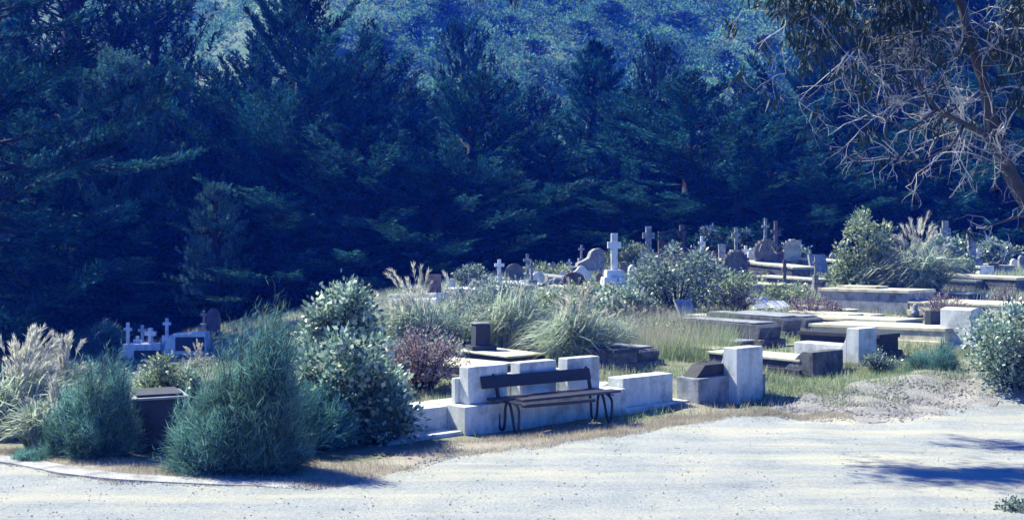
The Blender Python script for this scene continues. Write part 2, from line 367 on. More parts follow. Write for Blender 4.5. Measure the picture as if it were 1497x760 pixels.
def headstone(px, py, wpx, hpx, label, shape='arch', mat='midstone', rz=15, tilt=0, group='old headstones', Y=None, name='headstone', border=False, thick=.14):
    p = hit(px, py) if Y is None else Vector(((px-CX)*Y/F, Y, tz((px-CX)*Y/F, Y)))
    w = px_m(p, wpx)/max(.6, math.cos(R(rz))); h = px_m(p, hpx)
    o = thing(name, label, 'headstone', p, rz, group)
    bh = h*.16
    MB().box(-w*.58, w*.58, -thick*1.3, thick*1.3, 0, bh, .012).build('base', mat, o)
    hh = h-bh
    if shape == 'arch': P = arch_pts(w, hh, hh*.55, 12, bh-.003)
    elif shape == 'rect': P = [(-w/2, bh-.003), (w/2, bh-.003), (w/2, h), (-w/2, h)]
    elif shape == 'gable': P = [(-w/2, bh-.003), (w/2, bh-.003), (w/2, bh+hh*.45), (w*.3, bh+hh*.6), (w*.12, h*.97), (0, h), (-w*.12, h*.97), (-w*.3, bh+hh*.6), (-w/2, bh+hh*.45)]
    elif shape == 'shoulder': P = [(-w/2, bh-.003), (w/2, bh-.003), (w/2, bh+hh*.5), (w*.34, bh+hh*.55), (w*.3, bh+hh*.8), (0, h), (-w*.3, bh+hh*.8), (-w*.34, bh+hh*.55), (-w/2, bh+hh*.5)]
    t = MB().prism(P, -thick/2, thick/2, .012)
    if tilt: t.rot(Matrix.Rotation(R(tilt), 4, 'X'))
    tb = t.build('tablet', mat, o)
    if border:
        n = 9; cx = []
        for k in range(n+1):
            a = math.pi*k/n; cx.append((w/2*math.cos(a), bh+hh*.55+hh*.45*math.sin(a)))
        b = MB()
        for (x, z) in cx: b.box(x-w*.08, x+w*.08, -thick*.9, thick*.9, z-w*.07, z+w*.07, .03)
        b.build('rock_border', mat, tb)
    return o

def ledger(px, py, L, W, H, label, mat='mossy', top='slab', rz=TH, group='flat ledger graves', steps=1, head=None, hmat=None, gable=False, inner=None, name='ledger_grave', z=0):
    """front end centre bottom at the pixel; runs back to local +y"""
    p = hit(px, py); rr = R(rz)
    c = Vector((p[0]-math.sin(rr)*L/2, p[1]+math.cos(rr)*L/2, 0)); zc = min(p[2], tz(c[0], c[1])+.15)
    zb = tz(p[0]-math.sin(rr)*L, p[1]+math.cos(rr)*L)
    o = thing(name, label, 'grave', p, rz, group, z)
    drop = max(.0, p[2]-min(zb, tz(c[0], c[1])))+.08
    o.rotation_euler = (math.atan2(zb-p[2], L)*.8, 0, rr)
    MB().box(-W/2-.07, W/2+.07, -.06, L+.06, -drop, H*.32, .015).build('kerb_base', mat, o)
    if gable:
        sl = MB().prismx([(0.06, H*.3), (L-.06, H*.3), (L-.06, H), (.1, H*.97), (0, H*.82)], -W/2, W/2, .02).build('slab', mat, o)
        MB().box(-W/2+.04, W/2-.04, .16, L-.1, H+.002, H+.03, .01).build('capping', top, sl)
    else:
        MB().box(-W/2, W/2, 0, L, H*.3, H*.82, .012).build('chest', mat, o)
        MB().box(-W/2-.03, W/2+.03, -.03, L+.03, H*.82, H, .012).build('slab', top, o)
    return o

# ---- the stepped white wall of family graves behind the bench
O = Vector((-.655, 15.3, 0)); U = Vector((math.cos(R(40)), math.sin(R(40)), 0)); V = Vector((-math.sin(R(40)), math.cos(R(40)), 0))
def wl(u, v): q = O+U*u+V*v; return (q[0], q[1], 0)
w = thing('grave_plinth', 'long low pale concrete plinth behind the bench carrying three headstones', 'grave wall', wl(0, 0), TH, z=0)
MB().box(0, 3.22, 0, .42, -.15, .40, .012).build('front_wall', 'white', w)
MB().box(-.0, 3.0, .42, 1.0, -.15, .385, .012).build('rear_bed', 'slab', w)
MB().box(-1.0, .0-.002, .42, 1.05, -.15, .37, .012).build('side_step', 'white', w)
MB().box(-1.25, -.003, .06, .418, -.15, .06, .012).build('footing', 'white', w)
for u0, wd, lab in ((.17, .72, 'left of the three pale block headstones above the bench back'), (1.13, .72, 'middle of the three pale block headstones above the bench back'), (2.09, .68, 'right of the three pale block headstones above the bench back')):
    q = wl(u0, .14); h = thing('headstone', lab, 'headstone', (q[0], q[1], .403), TH, 'pale block headstones behind the bench', z=0)
    MB().box(0, wd, 0, .22, 0, .53, .014).build('tablet', 'white', h)
    MB().box(-.07, wd-.05, .222, .31, 0, .36, .012).build('shoulder', 'white', h)
# small round post left of the side step
q = wl(-1.05, 1.35); o = thing('grave_post', 'short square concrete post left of the bench at the shrub edge', 'post', q, TH, z=0)
MB().box(-.13, .13, -.13, .13, -.1, .50, .02).build('shaft', 'grey', o); MB().box(-.16, .16, -.16, .16, .50, .56, .015).build('cap', 'grey', o)

# ---- blocks to the right of the bench
p = hit(911, 603); o = thing('headstone', 'wide low pale concrete block headstone just right of the bench', 'headstone', p, TH, z=-.02)
W_ = 1.18
MB().box(.0, W_, 0, .34, 0, .56, .014, 0, 0).build('tablet', 'white', o)
MB().box(-.1, W_+.28, -.12, .40, -.1, .10, .014).build('footing', 'white', o)
MB().prismx([(.342, 0), (1.3, 0), (1.3, .2), (.8, .27), (.342, .46)], .0, .18, .01).build('side_cheek', 'white', o)
MB().box(.2, W_, .345, 1.6, 0, .28, .012).build('grave_slab', 'slab', o)
p = hit(1022, 593); o = thing('headstone', 'grey block headstone with a slanted black tablet on top', 'headstone', p, TH, z=-.02)
MB().box(.0, .95, 0, .5, -.1, .46, .02).build('block', 'grey', o)
MB().prism([(.08, .463), (.86, .463), (.86, .66), (.3, .66)], .12, .42, .012).build('tablet', 'dark', o)
p = hit(1078, 588); o = thing('headstone', 'tall pale concrete headstone with a curved left flank at the road edge', 'headstone', p, TH, z=-.02)
MB().box(.0, .70, 0, .30, -.1, .93, .014).build('tablet', 'white', o)
MB().prismx([(.302, -.1)]+[(.302+.55, -.1), (.302+.55, .35)]+[(.302+.55-.55*math.sin(a), .35+.50*(1-math.cos(a))) for a in np.linspace(.1, math.pi/2, 8)], 0, .12, 0).build('flank', 'white', o)
MB().box(.702, .84, .05, .5, -.1, .44, .014).build('shoulder', 'grey', o)

# ---- left concrete vault
p = hit(196, 664); o = thing('grave_vault', 'tall dark stained concrete vault with a layered slab lid beside the big feathery shrub', 'grave vault', p, 26, z=-.05)
MB().box(0, .66, 0, .8, -.1, .72, .015).build('wall', 'darkconc', o)
MB().box(-.03, .69, -.03, .83, .723, .755, .012).build('lid', 'grey', o)
MB().box(.04, .62, .04, .76, .758, .79, .012).build('upper_lid', 'darkconc', o)

# ---- graves of the right foreground
def wedge_head(parent, W, h, mat, y0=-.02, x0=None):
    P = [(y0, 0), (y0+.22, 0), (y0+.22, h*.0+.02)]
    MB().prismx([(y0, 0), (y0+.75, 0), (y0+.24, h), (y0, h)], -W/2, -W/2+.14, .01).build('cheek', mat, parent)
    MB().box(-W/2+.142, W/2, y0, y0+.24, 0, h, .012).build('headstone_block', mat, parent)
g = ledger(1190, 545, 2.2, .95, .28, 'pale ledger grave with a blackened sloping headstone at the gravel bank', 'darkconc', 'slab')
wedge_head(g, .98, .44, 'mossy', -.32)
p = hit(1256, 538); o = thing('headstone', 'clean white block headstone with a curved left flank beside the blackened sloping one', 'headstone', p, TH, z=-.04)
MB().box(.0, .62, 0, .28, .12, .80, .014).build('tablet', 'white', o)
MB().prismx([(.282, .12), (.98, .12), (.98, .2)]+[(.98-.698*math.sin(a), .2+.50*(1-math.cos(a))) for a in np.linspace(.1, math.pi/2, 8)], 0, .12, 0).build('flank', 'white', o)
MB().box(-.06, .66, -.06, 1.1, -.1, .118, .012).build('footing', 'mossy', o)
MB().box(.14, .62, .3, 1.6, .12, .44, .014).build('rear_block', 'white', o)
ledger(1300, 524, 1.9, .7, .50, 'near black polished ledger grave behind the white curved headstone', 'dark', 'dark', group='flat ledger graves')
g = ledger(1408, 506, 3.4, 1.5, .42, 'very long sunbleached double ledger grave carrying a dark upright stone', 'slab', 'slab')
g2 = ledger(1330, 487, 3.0, 1.3, .36, 'broad pinkish slab grave behind the long sunbleached ledger', 'mossy', 'slab')
p = hit(1362, 500); o = thing('headstone', 'plain dark upright stone leaning slightly on the long pale ledger', 'headstone', (p[0], p[1]-.1, p[2]+.15), TH, 'old headstones')
MB().box(-.27, .27, -.09, .09, 0, .60, .012, .0, .02).rot(Matrix.Rotation(R(4), 4, 'Y')).build('tablet', 'darkconc', o)
MB().box(-.24, .24, -.06, .06, .604, .615, .003).rot(Matrix.Rotation(R(4), 4, 'Y')).build('top_edge', 'grey', o)
p = hit(1410, 507); o = thing('headstone', 'smooth white round shouldered headstone facing right near the right shrub', 'headstone', p, TH)
MB().prism([(-.38, 0), (.42, 0), (.42, .68)]+[(.42-.8*t_, .68+.26*math.sin(math.pi*min(1, t_*1.0)*.5+.0)*(1 if t_ < .6 else 1-.9*(t_-.6))) for t_ in np.linspace(.08, 1, 8)], -.35, .35, .012).build('tablet', 'white', o)
MB().box(-.55, .55, -.5, 2.0, -.12, .10, .012).build('footing', 'white', o)
# little carved lamb/book ornament
p = hit(1338, 482); o = thing('grave_ornament', 'small carved figure sitting on the pinkish slab grave', 'ornament', (p[0], p[1], p[2]+.36), 20)
MB().box(-.16, .16, -.12, .12, 0, .05, .01).build('base', 'darkconc', o)
MB().lathe([(0, .05), (.11, .06), (.10, .16), (.06, .24), (.075, .30), (.05, .36), (0, .38)], 0, 0, 12).build('figure', 'midstone', o)

# ---- middle ledgers
led = [
 (1062, 522, 1.9, .6, .2, 'mossy', 'slab', False, 'low pale kerbed slab between the tall weeds and the sloping headstone grave'),
 (1010, 515, 1.9, .6, .22, 'mossy', 'grey', False, 'low grey kerbed grave half lost in the tall weeds'),
 (1110, 486, 2.2, .7, .34, 'mossy', 'slab', False, 'half hidden pale topped ledger behind the second chest tomb'),
 (1128, 506, 2.6, .75, .52, 'mossy', 'grey', True, 'dark chest tomb with a pale ridge cap, nearest of the row by the tall weeds'),
 (1090, 512, 2.2, .6, .22, 'mossy', 'grey', False, 'low broken kerbed grave lying in front of the nearest chest tomb'),
 (1160, 493, 2.6, .72, .50, 'mossy', 'grey', True, 'second dark chest tomb of the row with a thin pale capping'),
 (1192, 487, 2.5, .72, .42, 'mossy', 'grey', True, 'third dark chest tomb of the row behind the other two'),
 (1222, 486, 1.9, .6, .24, 'darkconc', 'slab', False, 'low two tier slab grave right of the dark chest tombs'),
 (1250, 480, 2.0, .65, .40, 'mossy', 'slab', False, 'stepped ledger grave with mossy sides and a pale top near the grass strip'),
 (1282, 476, 2.0, .7, .32, 'mossy', 'slab', False, 'rightmost stepped ledger grave beside the green grass strip'),
 (1244, 463, 1.8, .7, .22, 'grey', 'slab', False, 'thin pale slab grave behind the stepped ledgers under the low wall tomb'),
 (915, 541, 1.8, .62, .42, 'mossy', 'darkconc', False, 'dark rough ledger end just above the wide low pale block'),
 (952, 535, 1.8, .55, .36, 'mossy', 'grey', True, 'dark rough chest tomb with a broken corner in front of the weeds'),
 (722, 553, 2.6, 1.1, .26, 'mossy', 'slab', False, 'pale flat slab grave behind the left block headstone'),
 (770, 534, 2.4, 1.0, .22, 'darkconc', 'slab', False, 'flat slab grave carrying the dark pedestal'),
 (1500, 462, 3.0, 2.4, .36, 'slab', 'slab', False, 'wide cream slab grave at the right edge behind the leafy bush'),
 (1500, 428, 3.6, 1.6, .55, 'mossy', 'slab', False, 'wide cream topped vault at the right edge with a dark side'),
 (1436, 428, 2.4, 1.0, .45, 'mossy', 'grey', False, 'small dark sided ledger left of the cream topped vault'),
 (1425, 441, 2.2, .9, .3, 'mossy', 'slab', False, 'low ledger in reddish weeds left of the wide cream slab'),
 (1175, 408, 4.2, 1.6, .5, 'mossy', 'slab', False, 'long layered slab vault in front of the arched monument'),
 (1200, 424, 2.6, 1.1, .42, 'mossy', 'slab', False, 'pale topped ledger behind the slender post cross'),
 (1150, 430, 2.0, .9, .35, 'mossy', 'slab', False, 'half hidden ledger left of the slender post cross'),
 (1250, 398, 2.4, 1.2, .45, 'mossy', 'slab', False, 'sunlit slab vault below the slanted bluish stone'),
 (880, 436, 2.2, 1.0, .32, 'grey', 'slab', False, 'light kerbed grave at the foot of the tall white cross'),
 (835, 418, 2.6, .9, .35, 'mossy', 'grey', False, 'grey ledger behind the small round dark headstones'),
 (790, 428, 2.2, .9, .3, 'grey', 'marble', False, 'white slab grave below the sloping stone with a cross'),
 (655, 440, 3.0, 1.0, .3, 'marble', 'marble', False, 'bright marble ledger in the plumed grass left of the bushes'),
 (735, 436, 2.6, .9, .3, 'grey', 'marble', False, 'bright marble ledger rising behind the green bush'),
 (845, 400, 2.8, 1.0, .3, 'midstone', 'grey', False, 'thin grey ledger below the mound with a small cross'),
 (640, 414, 2.0, .8, .25, 'midstone', 'grey', False, 'faint grey slab right of the dark red headstone'),
 (1475, 398, 2.2, 1.0, .3, 'midstone', 'slab', False, 'far pale slab at the right edge below the trees'),
]
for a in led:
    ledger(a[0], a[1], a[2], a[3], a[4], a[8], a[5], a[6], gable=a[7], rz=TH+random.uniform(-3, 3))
# big flat wall tomb
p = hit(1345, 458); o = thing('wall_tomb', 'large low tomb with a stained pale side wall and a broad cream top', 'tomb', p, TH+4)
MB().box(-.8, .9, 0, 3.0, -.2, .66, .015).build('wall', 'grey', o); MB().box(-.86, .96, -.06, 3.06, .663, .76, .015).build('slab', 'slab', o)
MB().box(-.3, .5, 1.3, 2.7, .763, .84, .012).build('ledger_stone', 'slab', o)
# pedestal
p = hit(703, 526); o = thing('grave_pedestal', 'dark square pedestal standing on a stepped block behind the bench', 'pedestal', (p[0], p[1], p[2]+.05), 20)
MB().box(-.28, .28, -.26, .26, 0, .30, .012).build('base', 'darkconc', o)
MB().box(-.175, .175, -.17, .17, .303, .76, .012, .012, .012).build('shaft', 'darkconc', o)
MB().box(-.19, .19, -.185, .185, .763, .79, .008).build('cap', 'midstone', o)

# ---- far monuments: left group
headstone(152, 520, 26, 37, 'ornate scalloped white gable stone on a dark block at far left', 'shoulder', 'marble', 5, border=True)
headstone(41, 545, 14, 40, 'stepped grey stone with a small cross top at the far left edge', 'gable', 'midstone', 5)
headstone(24, 548, 12, 26, 'thin pale stake-like stone at the far left edge of the plumes', 'rect', 'midstone', 5)
cross_mon(187, 522, 52, 'tall white cross at the left end of the far left row', -18, 2, .42, base=.40)
cross_mon(201, 520, 30, 'short white cross between the two taller ones of the far left row', -18, 1, .6, base=.30)
cross_mon(220, 518, 40, 'broad armed white cross in the middle of the far left row', -18, 1, .72, base=.35)
cross_mon(244, 516, 52, 'slender white cross rising from a pedestal beside the sloping white tomb', -18, 2, .5, base=.52)
p = hit(285, 516); sc = p[1]/F
o = thing('ridge_tomb', 'sloping white ridge tomb beside the slender cross at left', 'tomb', p, 5)
MB().prism([(-42*sc, 0), (20*sc, 0), (18*sc, 32*sc), (-28*sc, 30*sc), (-36*sc, 22*sc)], -.5, .5, .015).build('body', 'marble', o)
MB().box(-24*sc, 17*sc, -.52, -.502, 6*sc, 26*sc, .004).build('side_panel', 'darkconc', o)
o = thing('block_tomb', 'long pale block tomb running under the far left crosses', 'tomb', hit(212, 522), 5)
MB().box(-22*sc, 24*sc, -.3, .5, 0, 21*sc, .012).build('body', 'marble', o)
MB().box(-12*sc, 26*sc, -.42, -.302, 0, 12*sc, .012).build('dark_panel', 'darkconc', o)
cross_mon(298, 486, 33, 'small grey cross on a rounded mound near the brown headstone', 5, 1, .5, 'midstone', base=.42)
headstone(312, 490, 20, 41, 'brown headstone with a snow pale top left of the big feathery shrub', 'arch', 'redstone', 5)
# mid group
headstone(634, 434, 22, 34, 'dark red rectangular headstone among the plumed grasses', 'rect', 'redstone', 5)
cross_mon(730, 418, 40, 'slim white cross on a pedestal left of the round dark headstone', 10, 2, .55, base=.35)
cross_mon(716, 418, 18, 'tiny white cross at the foot of the slim one', 10, 1, .7, base=.2)
headstone(752, 418, 26, 34, 'round topped dark headstone right of the slim white cross', 'arch', 'mossy', 10)
cross_mon(771, 412, 42, 'thin grey cross standing farther behind the round headstone', 10, 1, .4, 'midstone', base=.3)
cross_mon(777, 428, 48, 'pale cross on a sloping rocky base in front of the thin one', 20, 1, .42, 'midstone', base=.42)
headstone(787, 418, 18, 22, 'small pale round topped headstone behind the rocky cross base', 'arch', 'marble', 10)
headstone(799, 428, 22, 20, 'small dark pointed stone right of the rocky cross base', 'gable', 'mossy', 20)
headstone(838, 424, 28, 26, 'reddish dark arched headstone left of the tall white cross', 'arch', 'redstone', 15, border=True)
headstone(812, 424, 22, 18, 'small low grey rounded stone between two darker ones', 'arch', 'midstone', 12)
cross_mon(850, 396, 39, 'small cross on a gabled white mound behind the grey ledgers', 12, 1, .45, 'midstone', base=.5)
headstone(850, 397, 28, 20, 'gabled white mound stone under the small cross', 'gable', 'marble', 12, Y=47)
# scrolled wall
p = hit(868, 398); sc = p[1]/F
o = thing('scroll_monument', 'curved scroll topped stone flank left of the tall white cross', 'monument', p, 12)
MB().prism([(-26*sc, 0), (14*sc, 0), (14*sc, 32*sc), (8*sc, 36*sc), (0, 35*sc), (-6*sc, 30*sc), (-9*sc, 22*sc), (-16*sc, 18*sc), (-26*sc, 14*sc)], -.25, .25, .02).build('scroll', 'midstone', o)
MB().box(-30*sc, 16*sc, -.4, .4, -.2, 5*sc, .02).build('base', 'grey', o)
cross_mon(898, 424, 84, 'tallest clean white cross on a three step pedestal', 6, 3, .37, 'marble', base=.36, t=.24, pw_=2.5)
# right-of-centre back row
cross_mon(948, 398, 68, 'large weathered cross with a draped figure behind the grey green bush', 10, 1, .42, 'midstone', base=.25, t=.24, figure=True, Y=49.5)
cross_mon(939, 402, 40, 'little cross at the left foot of the large weathered one', 10, 1, .4, 'midstone', base=.3)
headstone(973, 396, 22, 44, 'tall plain rectangular reddish headstone behind the bush', 'rect', 'redstone', 8, Y=50.5)
cross_mon(997, 394, 66, 'red brown cross with a pale statue in front, beside the tall rectangle', 18, 1, .36, 'redstone', base=.35, t=.3, figure=True, Y=50)
cross_mon(1026, 396, 52, 'small pale cross half hidden at the right end of the bush', 10, 1, .35, 'marble', base=.4)
headstone(1076, 398, 34, 42, 'rock bordered arched monument with a white tablet under a cross', 'arch', 'mossy', 14, border=True, name='arched_monument', Y=45)
cross_mon(1076, 396, 64, 'weathered cross crowning the rock bordered arched monument', 14, 1, .42, 'midstone', base=.56, ring=True, Y=45.8)
o = headstone(1120, 396, 34, 46, 'dark rocky mound monument carrying a cross and a praying figure', 'gable', 'mossy', 14, border=True, name='rocky_monument', Y=47)
cross_mon(1119, 394, 76, 'pale cross and figure on top of the dark rocky mound', 14, 1, .3, 'midstone', base=.5, figure=True, Y=47.8)
cross_mon(1134, 392, 70, 'thin red brown cross behind the dark rocky mound', 10, 1, .3, 'redstone', base=.3, Y=48.6)
headstone(1158, 386, 26, 40, 'cream arched monument with a reddish recess at the back', 'arch', 'slab', 12, border=True, name='arched_monument', Y=48.5)
headstone(1198, 388, 26, 32, 'slanted bluish grey stone left of the tall leafy bush', 'rect', 'grey', 12, tilt=-18, Y=46)
cross_mon(1147, 430, 52, 'slender dark post cross standing among the middle ledgers', 20, 1, .2, 'mossy', base=.15, t=.3)
cross_mon(1192, 428, 54, 'pale thin cross on a grey pedestal left of the leafy bush', 15, 2, .3, 'midstone', base=.5)
headstone(1105, 392, 40, 10, 'low dark block with a pale top in front of the rocky mound', 'rect', 'mossy', 30, Y=43)
headstone(1118, 452, 34, 26, 'pale rectangular slab leaning back in the reddish weeds', 'rect', 'marble', 30, tilt=-52)
headstone(1145, 452, 26, 20, 'smaller broken slab leaning beside the pale one', 'rect', 'marble', 30, tilt=-58)
headstone(1108, 432, 26, 18, 'grey rounded low stone right of the dull bush', 'arch', 'midstone', 25)
headstone(1008, 466, 26, 34, 'thin bluish slab leaning back against the dark bush', 'rect', 'grey', 25, tilt=-35, thick=.08)
cross_mon(1382, 388, 66, 'weathered cross rising out of the far right bush', 5, 1, .32, 'midstone', base=.3, t=.3, Y=50)
# column statue far right
p = Vector(((1418-CX)*47/F, 47, tz((1418-CX)*47/F, 47))); sc = p[1]/F
o = thing('column_statue', 'tall grey column with a worn statue near the right edge', 'monument', p, 5)
MB().box(-14*sc, 14*sc, -.35, .35, -.1, 20*sc, .02).build('base', 'grey', o)
MB().box(-6.5*sc, 6.5*sc, -.2, .2, 20*sc+.002, 46*sc, .02, 1*sc, .02).build('shaft', 'midstone', o)
MB().lathe([(0, 46*sc), (5*sc, 46.2*sc), (5.5*sc, 52*sc), (4*sc, 58*sc), (2*sc, 60*sc), (2.8*sc, 63*sc), (0, 66*sc)], 0, 0, 10).build('statue', 'midstone', o)
headstone(1438, 394, 22, 16, 'bright white block stone right of the tall column', 'rect', 'marble', 5, thick=.5, Y=45)
headstone(1482, 392, 10, 18, 'small white stone at the far right edge beneath the branches', 'arch', 'marble', 5, Y=48)
headstone(1464, 394, 24, 18, 'slanted dark blue stone between two white ones at far right', 'gable', 'darkconc', 5, Y=47)
headstone(1384, 420, 10, 20, 'little pale carved stone at the edge of the plumed grass', 'gable', 'marble', 10)
headstone(1323, 456, 10, 24, 'small kneeling pale carved stone beside the low wall tomb', 'gable', 'marble', 10)

far = [
 (660, 424, 12, 18, 'arch', 'marble', 'small white arched stone right of the dark red rectangle'), (600, 436, 14, 20, 'gable', 'midstone', 'small grey pointed stone behind the centre left plumes'),
 (690, 422, 12, 16, 'rect', 'midstone', 'tiny grey block left of the slim white cross'), (708, 424, 12, 20, 'arch', 'mossy', 'tiny dark arched stone left of the slim white cross'),
 (764, 424, 12, 16, 'arch', 'marble', 'tiny pale arched stone in front of the round dark headstone'), (822, 412, 12, 18, 'gable', 'marble', 'tiny white pointed stone left of the gabled mound'),
 (862, 424, 14, 16, 'rect', 'midstone', 'squat grey block left of the tall white cross'), (876, 418, 12, 20, 'arch', 'redstone', 'tiny reddish arched stone left of the tall white cross'),
 (924, 410, 12, 24, 'arch', 'marble', 'small white arched stone right of the tall white cross'), (912, 402, 10, 20, 'rect', 'mossy', 'tiny dark upright block behind the tall white cross'),
 (1012, 394, 12, 30, 'arch', 'midstone', 'grey arched stone right of the statue cross'), (1044, 394, 14, 28, 'gable', 'mossy', 'dark pointed stone left of the rock bordered arch'),
 (1056, 392, 10, 36, 'rect', 'midstone', 'narrow grey pillar stone left of the rock bordered arch'), (1098, 388, 12, 26, 'arch', 'marble', 'white arched stone between the two rocky monuments'),
 (1144, 386, 10, 30, 'rect', 'mossy', 'narrow dark stone left of the cream arch'), (1174, 386, 12, 24, 'gable', 'midstone', 'grey pointed stone right of the cream arch'),
 (1184, 392, 12, 20, 'arch', 'mossy', 'small dark arched stone left of the slanted bluish one'), (1218, 390, 12, 22, 'arch', 'midstone', 'small grey arched stone behind the tall leafy bush'),
 (1086, 418, 16, 14, 'rect', 'midstone', 'squat block at the left end of the middle vaults'), (1166, 418, 14, 16, 'arch', 'midstone', 'low rounded stone right of the slender post cross'),
 (1208, 416, 12, 18, 'gable', 'mossy', 'small dark pointed stone beside the grey pedestal cross'), (1402, 400, 10, 22, 'rect', 'midstone', 'small grey block left of the tall column base'),
 (1452, 400, 14, 16, 'rect', 'redstone', 'small reddish block right of the bright white block'), (1495, 396, 12, 24, 'arch', 'midstone', 'grey arched stone cut by the right edge'),
 (1064, 404, 22, 12, 'rect', 'mossy', 'low dark rocky block in front of the rock bordered arch'), (1136, 402, 26, 13, 'rect', 'mossy', 'low dark block with a pale edge right of the rocky mound'),
]
for a in far: headstone(a[0], a[1], a[2], a[3], a[6], a[4], a[5], random.uniform(-20, 30), tilt=random.uniform(-6, 6), group='small old stones along the tree line')
for px, py, h, m_, lab in ((672, 420, 26, 'marble', 'small white cross right of the dark red rectangle'), (808, 408, 26, 'midstone', 'small grey cross left of the gabled mound'), (832, 402, 24, 'marble', 'tiny white cross behind the reddish arched headstone'),
  (960, 402, 34, 'midstone', 'little grey cross right of the large weathered one'), (1090, 392, 34, 'marble', 'small white cross right of the rock bordered arch'), (1170, 384, 34, 'midstone', 'thin grey cross right of the cream arch'),
  (1228, 384, 30, 'midstone', 'thin grey cross behind the tall leafy bush'), (1430, 392, 30, 'marble', 'small white cross just right of the tall column'), (208, 508, 34, 'marble', 'thin white cross behind the far left row'), (170, 512, 26, 'marble', 'small white cross right of the scalloped gable stone')):
    cross_mon(px, py, h, lab, random.uniform(-25, 10), 1, .5, m_, base=.3)

# ------------------------------------------------------------------ bench
A = hit(757, 637); B = hit(893, 622)
ang = math.atan2(B[1]-A[1], B[0]-A[0]); LB = math.hypot(B[0]-A[0], B[1]-A[1])
bench = empty('park_bench', (A[0], A[1], A[2]+.02), ang)
tag(bench, 'dark wooden slatted bench with curved iron legs in front of the pale headstones', 'bench')
def rodpath(x):
    key = [(.50, .41), (.47, .30), (.455, .16), (.45, .06), (.41, .015), (.36, .02), (.325, .08), (.31, .2), (.30, .33), (.275, .40), (.22, .415), (.18, .38), (.14, .27), (.10, .12), (.07, .03), (.03, .005), (-.005, .03), (-.02, .12), (-.03, .24), (-.02, .34), (.03, .40), (.08, .42)]
    k = np.array(key); t = np.linspace(0, len(k)-1, 60)
    i = np.clip(t.astype(int), 0, len(k)-2); f_ = t-i
    def P(j): return k[np.clip(j, 0, len(k)-1)]
    c = .5*((2*P(i))+(-P(i-1)+P(i+1))*f_[:, None]+(2*P(i-1)-5*P(i)+4*P(i+1)-P(i+2))*(f_**2)[:, None]+(-P(i-1)+3*P(i)-3*P(i+1)+P(i+2))*(f_**3)[:, None])
    return [(x, y, z) for y, z in c]
for x in (0.0, LB):
    MB().tube(rodpath(x), .0205, 10).build('leg_frame', 'iron', bench)
    b = MB().box(x-.02, x+.02, -.06, .53, .418, .436, .003); b.build('seat_bracket', 'iron', bench)
    MB().prismx([(.44, .40), (.485, .40), (.57, .74), (.535, .75)], x-.022, x+.022, .004).build('back_support', 'iron', bench)
MB().box(-.19, LB+.10, .25, .50, .438, .475, .008).build('seat_slat', 'woodtop', bench)
MB().box(.12, LB+.22, .02, .235, .438, .475, .008).build('seat_slat', 'woodtop', bench)
MB().box(.05, LB*.78, -.10, .0, .375, .425, .015).rot(Matrix.Rotation(R(.8), 4, 'Y')).build('front_slat', 'wood', bench)
MB().prismx([(.488, .61), (.518, .60), (.565, .77), (.535, .78)], -.26, LB+.03, .006).build('backrest', 'wood', bench)
MB().box(-.04, .0, .572, .60, .72, .80, .006).build('bracket_tip', 'iron', bench)
MB().box(LB-.02, LB+.02, .572, .60, .72, .80, .006).build('bracket_tip', 'iron', bench)

